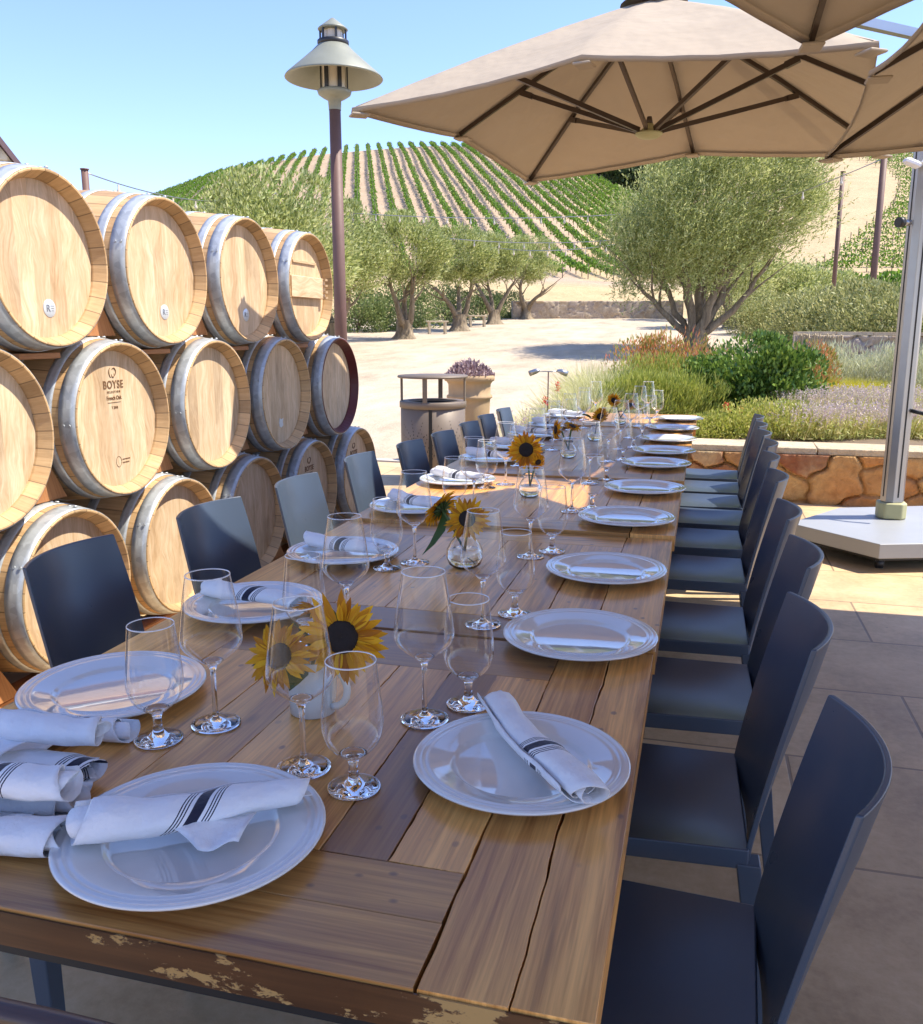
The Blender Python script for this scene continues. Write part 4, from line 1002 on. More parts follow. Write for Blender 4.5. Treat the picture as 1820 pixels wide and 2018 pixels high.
for i, y in enumerate(Yt):
    b = bplace(make_barrel(seed=10 + i), y, ZT, tl[i])
    if i < 3: badge(b)
    else:
        m = MB(); m.box((-.030, 0, 0), (.022, .44, .115), tone=.5, ax=1, ch=.003); m.box((-.045, 0, .135), (.012, .30, .012), tone=.3, ax=1)
        for zz_ in (-.05, -.018, .018, .05): m.box((-.018, .205, zz_), (.03, .03, .012), tone=.2)
        m.build('head_board', M['wedge'] if False else M['oak'], b)
ml = ['cropped barrel at the left edge in the middle row', 'middle row barrel branded BOYSE, second from the left edge', 'plain middle row barrel, third from the left edge', 'shaded middle row barrel with a white mark low on its head', 'last middle row barrel with a maroon painted rim']
for i, y in enumerate(Ym):
    b = bplace(make_barrel('redpaint' if i == 4 else 'chime', seed=30 + i), y, ZM, ml[i])
    if i in (0, 1): brand(b)
    if i == 3:
        m = MB(); m.prism([(-.02, -.02), (.0, -.028), (.022, -.018), (.018, .004), (.026, .02), (.004, .016), (-.016, .024), (-.024, .0)], 0, .0015, Matrix.Translation((-.0477, .0, -.15)) @ RX @ Matrix.Rotation(R(90), 4, 'Z')); m.build('torn_label', M['medal'], b)
bl = ['barrel sliver at the left edge in the bottom row', 'bottom row barrel behind the nearest left hand chair', 'bottom row barrel between the first two left hand chairs', 'bottom row barrel behind the half sunlit chair', 'shaded bottom row barrel branded BOYSE near the white sunlit chair', 'last bottom row barrel behind the sunlit chair']
for i, y in enumerate(Yb):
    b = bplace(nb(50 + i), y, ZB, bl[i])
    if i in (4, 5): brand(b)
# rack beams and wedges
m = MB()
m.box((-2.30, 3.6, .052), (.10, 4.4, .10), ax=1, ch=.006, tone=.7); tag(m.build('rack_beam', M['wedge']), 'long wooden beam under the front of the bottom row barrels', 'beam')
m = MB(); m.box((-2.82, 3.6, .052), (.10, 4.4, .10), ax=1, ch=.006, tone=.4); tag(m.build('rack_beam', M['wedge']), 'long wooden beam under the rear of the bottom row barrels', 'beam')
wm = MB(); wm.add([(.06, -.13, 0), (.06, .13, 0), (.06, .035, .155), (.06, -.035, .155), (-.06, -.13, 0), (-.06, .13, 0), (-.06, .035, .155), (-.06, -.035, .155)],
       [(0, 1, 2, 3), (7, 6, 5, 4), (1, 0, 4, 5), (2, 1, 5, 6), (3, 2, 6, 7), (0, 3, 7, 4)], tone=.5)
w0 = wm.build('wood_wedge', M['wedge'], bevel=.003)
def wedge(y, z, lb, first=[True]):
    o = w0 if first[0] else w0.copy()
    if not first[0]: COL.objects.link(o)
    first[0] = False; o.location = (-2.30, y, z); tag(o, lb, 'wedge', 'wooden wedges between the barrels')
wn = ['first', 'second', 'third', 'fourth', 'fifth', 'sixth']
for i in range(3): wedge((Yt[i] + Yt[i + 1]) / 2, ZM + BR - .018, 'reddish wooden wedge between the %s and %s barrels of the top row' % (wn[i], wn[i + 1]))
for i in range(4): wedge((Ym[i] + Ym[i + 1]) / 2, ZB + BR - .018, 'reddish wooden wedge between the %s and %s barrels of the middle row' % (wn[i], wn[i + 1]))
for i in range(5): wedge((Yb[i] + Yb[i + 1]) / 2, .104, 'wooden wedge between the %s and %s barrels of the bottom row' % (wn[i], wn[i + 1]))
pk = MB(); pk.box((0, 0, 0), (.09, .20, .02), ch=.002, ax=1, tone=.35); p0 = pk.build('packing_board', M['wedge'], bevel=0)
first = True
for i in range(4):
    for rowz, ys, nm in ((ZM, Yt, 'top'),):
        o = p0 if first else p0.copy()
        if not first: COL.objects.link(o)
        first = False; y = ys[i]; o.location = (-2.25, y, ZT - rprof(-.13) - .012)
        tag(o, 'flat wooden board under the %s barrel of the top row' % wn[i], 'board', 'packing boards')

# ================================================================== TABLES
TZ0 = .75
TX0, TX1 = -1.07, -.06
TY = [.68, 1.63, 2.58, 3.53, 4.48, 5.43, 6.30]
def plank(mb, pa, pb_, wa, wb, z0, z1, tone, wob=.0, rg=None, uo=0.0, n=14, c=.0008):
    """board from pa to pb (centre line), left/right offsets wa/wb (functions of t) ; top faces get slight chamfer"""
    pa, pb_ = Vector(pa), Vector(pb_); d = (pb_ - pa); L = d.length; d.normalize(); s = Vector((-d.y, d.x))
    V = []
    for i in range(n + 1):
        t = i / n; q = pa + (pb_ - pa) * t; l = wa(t); r = wb(t)
        e = 0 if i not in (0, n) else c * (1 if i == 0 else -1)
        for (o, z) in ((l, z0), (l, z1 - c), (l - c, z1), (r + c, z1), (r, z1 - c), (r, z0)):
            qq = q + s * o + (d * e if z == z1 else Vector((0, 0)))
            V.append((qq.x, qq.y, z))
    F = []; U = []
    for i in range(n):
        for k in range(5):
            a = i * 6 + k; F.append((a, a + 6, a + 7, a + 1))
            u0, u1 = uo + L * i / n, uo + L * (i + 1) / n; vv = [0, .04, .042, 0, 0, 0]
            def vc(k_, i_):
                t = i_ / n; o = (wa(t), wa(t), wa(t), wb(t), wb(t), wb(t))[k_]; return o + (-.04 if k_ == 5 else (.04 if k_ == 0 else 0)) + tone
            U.append([(u0, vc(k, i)), (u1, vc(k, i + 1)), (u1, vc(k + 1, i + 1)), (u0, vc(k + 1, i))])
        F.append((i * 6 + 5, i * 6 + 11, i * 6 + 6, i * 6)); U.append([(0, 0)] * 4)
    for b in (0, n * 6):
        f = tuple(b + k for k in range(6)); F.append(f if b else f[::-1]); U.append([(uo + V[k][2], (V[k][0] + V[k][1])) for k in F[-1]])
    mb.add(V, F, U, tone)
def cw(v): return lambda t: v
TZ, TT = .75, .046
TDZ = [0, .003, .014, .021, .022, .030]
def tz(y):
    k = 0
    for i in range(6):
        if y > TY[i]: k = i
    return TDZ[k]
def make_table(i):
    TZ = TZ0 + TDZ[i]
    rg = random.Random(900 + i); y0, y1 = TY[i] + .002, TY[i + 1] - .002
    xo = [0, .004, .010, .016, .03, .045][i]; x0, x1 = TX0 + xo, TX1 + xo
    if i >= 2: x0 += 0
    root = empty('dining_table', ((x0 + x1) / 2, (y0 + y1) / 2, 0), 0,
                 '%s reclaimed wood table %s' % (['nearest', 'second', 'third', 'fourth', 'fifth', 'farthest'][i], ['in the row, worn corner at the front right', 'from the camera in the row', 'from the camera in the row', 'from the camera, crossed by a patch of sun', 'from the camera in the row', 'of the row, at the planting bed end'][i]), 'table', 'wooden tables in one long row')
    cx, cy = root.location.x, root.location.y
    mb = MB(); g = .0005
    def wv(x, amp, ph): return lambda t: x + max(0, .0006 * math.sin(t * 13 + ph * 7) + .0004 * math.sin(t * 57 + ph * 3)) * (1 if x < 0 else -1) * (1 if abs(amp) > .0009 else 0) + amp * (.9 * math.sin(t * 5.3 + ph) + .45 * math.sin(t * 17.7 + ph * 2.3) + .35 * math.sin(t * 41.1 + ph * 5.1) + .22 * math.sin(t * 93 + ph * 3))
    ce = [.18, .13, .15, .13, .14, .13][i]     # far cross board width
    cn = .185 if i == 0 else .13
    sw = .168 if i == 0 else .13
    ls = .20 if i == 0 else .15
    def along_y(xa, xb, ya, yb, tone, wa=0.0, wb=0.0, pa=0.0, pb_=0.0):
        xm = (xa + xb) / 2
        # direction +Y: left offset is -x
        L_ = wv(xm - xa - g, -wa, pa) if wa else cw(xm - xa - g); R_ = wv(xm - xb + g, -wb, pb_) if wb else cw(xm - xb + g)
        plank(mb, (xm - cx, ya + g - cy), (xm - cx, yb - g - cy), L_, R_, TZ - TT, TZ - rg.uniform(0, .0006), tone, uo=rg.uniform(0, 9), n=64)
    def along_x(ya, yb, xa, xb, tone):
        ym = (ya + yb) / 2
        plank(mb, (xa + g - cx, ym - cy), (xb - g - cx, ym - cy), cw((yb - ya) / 2 - g), cw(-(yb - ya) / 2 + g), TZ - TT, TZ - rg.uniform(0, .0006), tone, uo=rg.uniform(0, 9), n=10)
    # right hand side board, cracked into two on the nearest table
    if i == 0:
        along_y(x1 - sw, x1 - sw * .47, y0, y1, .80, .0014, .0018, 1.0, 2.3); along_y(x1 - sw * .47 + .001, x1, y0, y1, .86, .0018, 0, 2.3, 0)
    else: along_y(x1 - sw, x1, y0, y1, rg.uniform(.4, .95), .0012, 0, 1.0)
    inner_r = x1 - sw - .001
    along_y(x0, x0 + ls, y0, y1, rg.uniform(.5, .9), 0, .001, 0, 2)
    inner_l = x0 + ls
    if i == 0:
        along_x(y0, y0 + cn * .52, inner_l, inner_r, .36); along_x(y0 + cn * .52, y0 + cn, inner_l, inner_r, .26)
    else: along_x(y0, y0 + cn, inner_l, inner_r, [.5, .05, .30, .5, .3, .6][i])
    along_x(y1 - ce, y1, inner_l, inner_r, [.12, .45, .22, .3, .5, .4][i])
    xs_ = [inner_r]; ws_ = ([.092, .085, .10, .115, .10, .16] if i == 0 else [.11, .12, .10, .13, .12, .14]); tones = ([.90, .10, .78, .98, .62, .85] if i == 0 else [rg.choice([.2, .45, .7, .8, .95]) for _ in range(6)])
    x = inner_r; acc = 0
    k = 0
    while x - inner_l > .03:
        wdt = ws_[min(k, 5)] if x - ws_[min(k, 5)] - inner_l > .04 else x - inner_l
        yb = y1 - ce
        amp = .0014 if k in (0, 2) else .0006
        if i == 0 and k in (0, 2):
            along_y(x - wdt, x, y0 + cn, yb, tones[k], amp, .0010, k, k + 1)
        else: along_y(x - wdt, x, y0 + cn, yb, tones[min(k, 5)], amp, amp, k, k + 1)
        x -= wdt; k += 1
    mb.build('tabletop', M['table'], root)
    u = MB()
    for sx in (-1, 1): u.box((sx * ((x1 - x0) / 2 - .07), 0, TZ - TT - .032), (.03, y1 - y0 - .14, .06))
    for sy in (-1, 1): u.box((0, sy * ((y1 - y0) / 2 - .07), TZ - TT - .032), ((x1 - x0) - .17, .03, .06))
    u.build('under_frame', M['metal_dark'], root)
    for sx in (-1, 1):
        for sy in (-1, 1):
            l = MB(); l.box((sx * ((x1 - x0) / 2 - (.12 if sx > 0 else .11)), sy * ((y1 - y0) / 2 - .11), (TZ - TT) / 2 - .001), (.07, .05, TZ - TT - .004), ch=.004); l.build('leg', M['metal_dark'], root)
    return root
for i in range(6): make_table(i)
# dark old varnish along the near table's front edge, flaked off in places
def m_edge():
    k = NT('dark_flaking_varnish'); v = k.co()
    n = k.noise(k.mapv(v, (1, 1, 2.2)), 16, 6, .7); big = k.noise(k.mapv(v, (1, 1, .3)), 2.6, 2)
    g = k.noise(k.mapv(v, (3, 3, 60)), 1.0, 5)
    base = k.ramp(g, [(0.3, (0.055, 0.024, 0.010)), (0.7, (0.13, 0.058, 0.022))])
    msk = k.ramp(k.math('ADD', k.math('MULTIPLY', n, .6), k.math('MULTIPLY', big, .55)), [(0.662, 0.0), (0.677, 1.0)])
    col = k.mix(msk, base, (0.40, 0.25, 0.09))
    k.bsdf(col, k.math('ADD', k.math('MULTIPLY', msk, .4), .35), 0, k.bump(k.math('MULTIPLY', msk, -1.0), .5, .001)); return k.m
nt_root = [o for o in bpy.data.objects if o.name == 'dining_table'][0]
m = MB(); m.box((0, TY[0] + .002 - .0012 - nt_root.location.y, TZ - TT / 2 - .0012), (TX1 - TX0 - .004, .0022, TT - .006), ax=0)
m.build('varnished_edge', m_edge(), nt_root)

# ================================================================== CHAIRS
def make_chair(mat='chair'):
    t = empty('dining_chair'); m = MB()
    # seat: a dished slab, sitter faces +X
    nx_, ny_ = 14, 12; V = []
    def top(u, v):
        x = -.205 + .41 * u; y = (-.188 + .376 * v) * (1 + .06 * u)
        dish = -.020 * math.sin(math.pi * v) * math.sin(math.pi * min(1, u * 1.1)) ; wf = -.022 * max(0, (u - .8) / .2) ** 2
        lip = .006 * (abs(v - .5) * 2) ** 4
        return x, y, .452 + dish + wf + lip
    for j in range(ny_ + 1):
        for i in range(nx_ + 1): V.append(top(i / nx_, j / ny_))
    N = len(V)
    for j in range(ny_ + 1):
        for i in range(nx_ + 1):
            x, y, z = top(i / nx_, j / ny_); e = (i in (0, nx_) or j in (0, ny_)); V.append((x, y, .418 if e else z - .012))
    w1 = nx_ + 1; F = []
    for j in range(ny_):
        for i in range(nx_):
            a = j * w1 + i; F.append((a, a + 1, a + w1 + 1, a + w1)); F.append((N + a, N + a + w1, N + a + w1 + 1, N + a + 1))
    for i in range(nx_):
        F.append((i, N + i, N + i + 1, i + 1)); b = ny_ * w1 + i; F.append((b, b + 1, N + b + 1, N + b))
    for j in range(ny_):
        a = j * w1; F.append((a, a + w1, N + a + w1, N + a)); b = j * w1 + nx_; F.append((b, N + b, N + b + w1, b + w1))
    m.add(V, F, smooth=True); so_ = m.build('seat', M[mat], t, bevel=.004)
    # back shell
    m = MB(); ns, nt_ = 20, 14; V = []
    def shell(s, t_, th):
        y = s * (.180 + .014 * math.sin(t_ * 2.2) - .018 * t_); z = .42 + .41 * t_
        tt = max(0, t_); bow = .050 * (1 - s * s) * (0.35 + .65 * min(1, t_ * 1.3))
        x = -.195 - .085 * tt ** 1.25 - bow - th; return (x, y, z)
    for th in (0, .010):
        for j in range(nt_ + 1):
            for i in range(ns + 1): V.append(shell(-1 + 2 * i / ns, j / nt_, th))
    N = (ns + 1) * (nt_ + 1); w1 = ns + 1; F = []
    for j in range(nt_):
        for i in range(ns):
            a = j * w1 + i; F.append((a, a + 1, a + w1 + 1, a + w1)); F.append((N + a, N + a + w1, N + a + w1 + 1, N + a + 1))
    for i in range(ns):
        F.append((i, N + i, N + i + 1, i + 1)); b = nt_ * w1 + i; F.append((b, b + 1, N + b + 1, N + b))
    for j in range(nt_):
        a = j * w1; F.append((a, a + w1, N + a + w1, N + a)); b = a + ns; F.append((b, N + b, N + b + w1, b + w1))
    m.add(V, F, smooth=True); m.build('backrest', M[mat], t, bevel=.003)
    def leg(x0_, y0_, x1_, y1_, a0_, a1_, zt):
        m = MB(); V = []
        for (x, y, a, z) in ((x1_, y1_, a1_, 0), (x0_, y0_, a0_, zt)):
            V += [(x - a / 2, y - a / 2, z), (x + a / 2, y - a / 2, z), (x + a / 2, y + a / 2, z), (x - a / 2, y + a / 2, z)]
        m.add(V, [(3, 2, 1, 0), (4, 5, 6, 7), (0, 1, 5, 4), (1, 2, 6, 5), (2, 3, 7, 6), (3, 0, 4, 7)]); m.build('leg', M[mat], t, bevel=.003)
    for s_ in (-1, 1):
        leg(.178, s_ * .178, .195, s_ * .185, .036, .024, .415); leg(-.205, s_ * .170, -.262, s_ * .180, .042, .026, .43)
    return t
c0 = make_chair(); c0_used = [False]
def chair(x, y, rz, label, group):
    if not c0_used[0]:
        c0_used[0] = True; o = c0; o.location = (x, y, 0); o.rotation_euler = (0, 0, rz); tag(o, label, 'chair', group)
    else: o = copy_tree(c0, None, (x, y, 0), rz, label, group); o['category'] = 'chair'
    return o
RY = [1.15, 1.665, 2.215, 2.75, 3.41, 3.93, 4.42, 4.85, 5.30, 5.78]
RXX = [-.085, -.085, -.035, -.03, -.01, 0.0, .03, .03, .04, .05]
on = ['nearest', 'second', 'third', 'fourth', 'fifth', 'sixth', 'seventh', 'eighth', 'ninth', 'farthest']
for i, y in enumerate(RY): chair(RXX[i], y, R(180 + rnd.uniform(-2.5, 2.5)), '%s dark plastic chair on the right side of the table%s' % (on[i], '' if i < 9 else ', partly sunlit'), 'chairs on the right side')
LY = [1.24, 1.785, 2.33, 2.86, 3.475, 3.945, 4.38, 4.89, 5.36, 5.85]
LXX = [-1.17, -1.165, -1.125, -1.085, -1.085, -1.02, -.985, -.975, -.985, -.98]
ld = ['dark chair cut off by the left edge, nearest on the barrel side', 'nearest fully visible dark chair on the barrel side', 'third dark chair on the barrel side, all in shade', 'fourth chair on the barrel side, half in sun', 'fifth chair on the barrel side, fully sunlit and pale', 'sixth chair on the barrel side, sunlit in front of the litter bin', 'seventh chair on the barrel side, shaded, in front of the litter bin', 'eighth chair on the barrel side, below the stone pot', 'ninth chair on the barrel side, beside the stone pot base', 'farthest chair on the barrel side']
for i, y in enumerate(LY): chair(LXX[i], y, R(rnd.uniform(-2, 2) + (3 if i == 1 else 0)), ld[i], 'chairs on the barrel side')
# brown chair at the head of the table
hc = empty('head_chair', (-.46, .36, 0), R(90), 'dark brown wooden chair at the near head of the table, only its top rail showing', 'chair')
m = MB(); m.box((.0, 0, .44), (.40, .42, .03), ch=.01); m.build('seat', M['darkwood'], hc)
m = MB(); pts = [(.20, .20 * math.cos(R(a)) , .742 + .022 * math.sin(R(a))) for a in range(0, 181, 15)]; m.tube(pts, .012, 8)
m.tube([(.20, .20, .44), (.20, .20, .742)], .012, 8); m.tube([(.20, -.20, .44), (.20, -.20, .742)], .012, 8); m.build('backrest', M['darkwood'], hc)
for sx in (-.17, .17):
    for sy in (-.18, .18):
        m = MB(); m.tube([(sx, sy, .43), (sx * 1.05, sy * 1.05, 0)], [.018, .012], 8); m.build('leg', M['darkwood'], hc)
hc.location = (-.52, .345, 0)

# ================================================================== PLATES
def make_plate(D=.30):
    r = D / 2; m = MB()
    top = [(.001, .0065), (r * .58, .0065), (r * .615, .008), (r * .635, .0115), (r * .66, .0135), (r * .84, .0185), (r * .865, .0198), (r * .875, .0190), (r * .905, .0195), (r * .915, .0208), (r * .925, .0198), (r * .955, .0205), (r * .972, .0215), (r * .992, .0208), (r, .0188),
           (r * .99, .0165), (r * .93, .0145), (r * .75, .0095), (r * .62, .0035), (r * .58, 0), (r * .54, 0), (r * .53, .002), (.001, .002)]
    m.lathe(top, 96, fn=lambda a, rr, z: (rr * (1 + .003 * math.sin(3 * a + 1)), z + .0005 * math.sin(2 * a) * rr / r))
    return m.build('dinner_plate', M['plate'])
pl0 = make_plate(); used_p = [False]
def plate(x, y, label, group='white charger plates', rz=0):
    if not used_p[0]: used_p[0] = True; o = pl0
    else: o = pl0.copy(); COL.objects.link(o)
    o.location = (x, y, TZ + tz(y) + .0005); o.rotation_euler = (0, 0, rnd.uniform(0, 6)); return tag(o, label, 'plate', group)
PR = [(-.214, 1.118), (-.203, 1.648), (-.205, 2.155), (-.203, 2.745), (-.182, 3.30), (-.17, 3.89), (-.155, 4.32), (-.155, 4.80), (-.145, 5.35), (-.12, 5.87)]
for i, (x, y) in enumerate(PR):
    plate(x, y, 'white plate with a rolled napkin across it on the right side' if i == 0 else '%s bare white plate from the camera on the right side' % ['', 'first', 'second', 'third', 'fourth', 'fifth', 'sixth', 'seventh', 'eighth', 'ninth'][i])
PL = [(-.925, 1.20), (-.915, 1.67), (-.905, 2.15), (-.90, 2.75), (-.90, 3.30), (-.895, 3.86), (-.88, 4.32), (-.875, 4.82), (-.87, 5.35), (-.86, 5.88)]
for i, (x, y) in enumerate(PL):
    plate(x, y, 'bare white plate at the left edge beside the pile of napkins' if i == 0 else '%s white plate with a napkin on the barrel side' % ['', 'first', 'second', 'third', 'fourth', 'fifth', 'sixth', 'seventh', 'eighth', 'farthest'][i])
plate(-.558, .845, 'large near white plate at the head of the table with a long napkin').scale = (1.05, 1.05, 1)

# ================================================================== NAPKINS
def napkin_mesh(L=.27, r=.026, seed=0, taper=.25, stripe=.1, slope=1.2, flat=.72, flap=True):
    """rolled cloth along X, resting on z=0; UV.x holds metres from the stripe"""
    rg = random.Random(seed); m = MB(); nl, na = 34, 46; turns = 2.35
    ph = [rg.uniform(0, 6) for _ in range(6)]
    V = []; U = []
    for i in range(nl + 1):
        t = i / nl; x = -L / 2 + L * t
        rr = r * (1 - taper * t) * (1 + .05 * math.sin(t * 9 + ph[0]) + .03 * math.sin(t * 23 + ph[1]))
        for k in range(na + 1):
            s = k / na; ang = -1.9 + s * turns * 2 * math.pi; rad = rr * (.40 + .60 * s)
            rad *= 1 + .07 * math.sin(ang * 2 + t * 5 + ph[2]) * s + .02 * math.sin(ang * 3 - t * 31 + ph[1]) * s + .03 * math.sin(ang * 5 + t * 14 + ph[3])
            y = rad * math.cos(ang) * 1.12; z = rad * math.sin(ang) * flat + rr * flat
            skew = .012 * math.sin(ang * .7 + ph[4]) * (1 if i in (0,) or i == nl else .5)
            xx = x + skew * (1 - 4 * (t - .5) ** 2 * -1) * .6
            V.append((xx, y + .006 * math.sin(t * 6 + ph[5]), max(.0012 + .0006 * s, z)))
            U.append((x - stripe + slope * rad * .6 * (ang % (2 * math.pi) - math.pi) * .5, s))
    F = []; UU = []
    for i in range(nl):
        for k in range(na):
            a = i * (na + 1) + k; f = (a, a + na + 1, a + na + 2, a + 1); F.append(f)
            q = [U[j] for j in f]
            if max(u[0] for u in q) - min(u[0] for u in q) > .03: q = [(.3, 0)] * 4
            UU.append(q)
    m.add(V, F, UU, smooth=True)
    if flap:   # loose corner of cloth lying out
        n = 8; V = []; x0_ = rg.uniform(-.02, .04)
        for i in range(n + 1):
            for j in range(n + 1):
                a, b = i / n, j / n
                V.append((x0_ - .05 + .10 * a * (1 - b * .55) + b * .03, -r * .7 - b * .045, .004 + .010 * (1 - b) + .004 * math.sin(a * 6 + b * 3)))
        F = [(i * (n + 1) + j, (i + 1) * (n + 1) + j, (i + 1) * (n + 1) + j + 1, i * (n + 1) + j + 1) for i in range(n) for j in range(n)]
        m.add(V, F, [[(.3, 0)] * 4 for _ in F], smooth=True)
    o = m.build('napkin_roll', M['napkin'])
    sd = o.modifiers.new('thick', 'SOLIDIFY'); sd.thickness = .0011; sd.offset = 0
    return o
def napkin(p, q, label, seed, z=.775, r=.026, group='rolled white napkins with navy stripes', **kw):
    p, q = Vector(p), Vector(q); d = q - p; o = napkin_mesh(d.length, r, seed, **kw); c = (p + q) / 2
    o.location = (c.x, c.y, z); o.rotation_euler = (0, 0, math.atan2(d.y, d.x)); return tag(o, label, 'napkin', group)
napkin((-.665, .785), (-.455, .925), 'long napkin roll with diagonal navy stripes on the near head plate', 1, z=TZ + .0195, r=.034, taper=.35, stripe=-.005, slope=1.6)
napkin((-.115, 1.01), (-.29, 1.27), 'napkin roll with navy stripes pointing away on the first right hand plate', 2, z=TZ + .0195, r=.027, taper=.15, stripe=.09 - .14, slope=.9, flap=False)
for i in range(1, 10):
    x, y = PL[i]; a = R(-20 + rnd.uniform(-10, 10))
    dx, dy = .115 * math.cos(a), .115 * math.sin(a)
    napkin((x - dx, y - dy + .0), (x + dx, y + dy), 'napkin roll on the %s napkin plate of the barrel side' % on[i - 1].replace('nearest', 'first').replace('farthest', 'ninth'), 10 + i, z=TZ + tz(y) + .0175, r=.030, stripe=0.0, slope=.8, flap=False)
pile = [((-1.02, 1.0), (-.80, 1.055), 0, 'uppermost back napkin roll of the pile at the left edge', .023), ((-.99, .90), (-.765, .93), 0, 'lower napkin roll of the left pile with an open spiral end', .026),
        ((-.97, .80), (-.735, .862), 0, 'napkin roll in the middle of the left pile with a wide navy stripe', .026), ((-.93, .715), (-.69, .79), 0, 'front napkin roll of the left pile beside the near plate', .027),
        ((-1.0, .935), (-.775, .96), 1, 'napkin roll lying on top at the back of the left pile', .027), ((-.95, .80), (-.72, .83), 1, 'napkin roll lying on top at the front of the left pile', .027)]
for i, (p, q, lv, lb, r) in enumerate(pile): napkin(p, q, lb, 40 + i, z=TZ + .001 + lv * .042, r=r, taper=-.1, stripe=[.05, .09, -.02, .0, .2, .03][i], slope=1.0, group='pile of rolled napkins')

# ================================================================== GLASSES
def lathe_glass(stem, bowl, kbot, wall, name, seg=44):
    """stem and lower bowl are solid glass with real wall thickness, the drawn-out upper wall is a thin shell"""
    m = MB(); low = bowl[:kbot]; inner = []
    for i, (r, z) in enumerate(low[::-1]):
        t = i / (len(low) - 1); inner.append((max(.0005, r - wall * (1 + 1.2 * t)), z + wall * (.2 + 3.0 * t)))
    m.lathe(stem + low[1:] + inner + [(.0005, inner[-1][1] - .0002)], seg)
    m.lathe(bowl[kbot - 1:], seg, mi=1); r, z = bowl[-1]
    m.tube([(r * math.cos(6.2832 * i / seg), r * math.sin(6.2832 * i / seg), z) for i in range(seg + 1)], .0007, 6, cap=False, mi=2)
    return m.build(name, [M['glass'], M['thinglass'], M['glassrim']])
def smooth_prof(pts, n=4):
    """Catmull-Rom through (r,z)"""
    out = []
    for i in range(len(pts) - 1):
        p0 = pts[max(0, i - 1)]; p1 = pts[i]; p2 = pts[i + 1]; p3 = pts[min(len(pts) - 1, i + 2)]
        for k in range(n):
            t = k / n; out.append(tuple(.5 * ((2 * p1[j]) + (-p0[j] + p2[j]) * t + (2 * p0[j] - 5 * p1[j] + 4 * p2[j] - p3[j]) * t * t + (-p0[j] + 3 * p1[j] - 3 * p2[j] + p3[j]) * t ** 3) for j in range(2)))
    out.append(pts[-1]); return out
wine_o = [(.0005, .0), (.030, .0), (.0375, .0012), (.0378, .0026), (.030, .0040), (.015, .0065), (.0055, .012), (.0040, .022), (.0038, .075), (.0045, .090), (.008, .0985)]
wine_b = [(.008, .0985), (.020, .107), (.034, .1180), (.0435, .1285), (.0470, .1400), (.0455, .158), (.0405, .195), (.0335, .238), (.0330, .2405)]
wine_i = [(.0328, .2400), (.0396, .195), (.0446, .158), (.0460, .1408), (.0424, .1298), (.033, .1200), (.019, .1105), (.008, .1045), (.0005, .1030)]
wg_stem = wine_o[:]; wg_bowl = smooth_prof(wine_b, 4)
water_o = [(.0005, .0), (.030, .0), (.0350, .0012), (.0354, .0028), (.028, .0045), (.014, .0080), (.0075, .016), (.0062, .028), (.0065, .038), (.0100, .0450)]
water_b = [(.0100, .0450), (.022, .053), (.0345, .067), (.0405, .085), (.0410, .105), (.0380, .135), (.0335, .178), (.0330, .1803)]
water_i = [(.0328, .1798), (.0370, .135), (.0400, .105), (.0395, .086), (.0335, .0690), (.021, .0562), (.010, .0505), (.0005, .0490)]
gg_stem = water_o[:]; gg_bowl = smooth_prof(water_b, 4)
w_gl = lathe_glass(wg_stem, wg_bowl, 4, .0012, 'wine_glass'); g_gl = lathe_glass(gg_stem, gg_bowl, 4, .0012, 'water_goblet')
first_g = {'wine_glass': True, 'water_goblet': True}
def glass(kind, x, y, label):
    src = w_gl if kind == 'wine_glass' else g_gl
    if first_g[kind]: first_g[kind] = False; o = src
    else: o = src.copy(); COL.objects.link(o)
    o.location = (x, y, TZ + tz(y) + .0003); o.rotation_euler = (0, 0, rnd.uniform(0, 6))
    return tag(o, label, 'glass', 'tall wine glasses' if kind == 'wine_glass' else 'short stemmed water goblets')
glass('wine_glass', -.508, 1.045, 'tall wine glass in front of the mug of sunflowers'); glass('water_goblet', -.42, 1.012, 'short water goblet right of the mug of sunflowers, beside the near plate')
ordn = ['first', 'second', 'third', 'fourth', 'fifth', 'sixth', 'seventh', 'eighth', 'ninth', 'farthest']
WR = [(-.392, 1.24), (-.41, 1.70), (-.42, 2.28), (-.39, 2.86), (-.40, 3.42), (-.385, 3.98), (-.37, 4.42), (-.36, 4.90), (-.35, 5.45), (-.33, 5.95)]
GR = [(-.34, 1.312), (-.36, 1.785), (-.372, 2.35), (-.33, 2.92), (-.345, 3.52), (-.325, 4.05), (-.31, 4.50), (-.30, 4.98), (-.29, 5.52), (-.27, 6.02)]
WL = [(-.70, 1.14), (-.665, 1.59), (-.70, 2.14), (-.71, 2.81), (-.71, 3.31), (-.69, 3.86), (-.69, 4.30), (-.68, 4.80), (-.67, 5.33), (-.66, 5.86)]
GL = [(-.755, 1.07), (-.715, 1.50), (-.75, 2.065), (-.76, 2.75), (-.765, 3.22), (-.75, 3.75), (-.745, 4.20), (-.735, 4.70), (-.73, 5.22), (-.72, 5.75)]
for i in range(10):
    glass('wine_glass', *WR[i], 'tall wine glass at the %s right hand plate' % ordn[i]); glass('water_goblet', *GR[i], 'short water goblet at the %s right hand plate' % ordn[i])
    glass('wine_glass', *WL[i], 'tall wine glass at the %s plate of the barrel side' % ordn[i]); glass('water_goblet', *GL[i], 'short water goblet at the %s plate of the barrel side' % ordn[i])

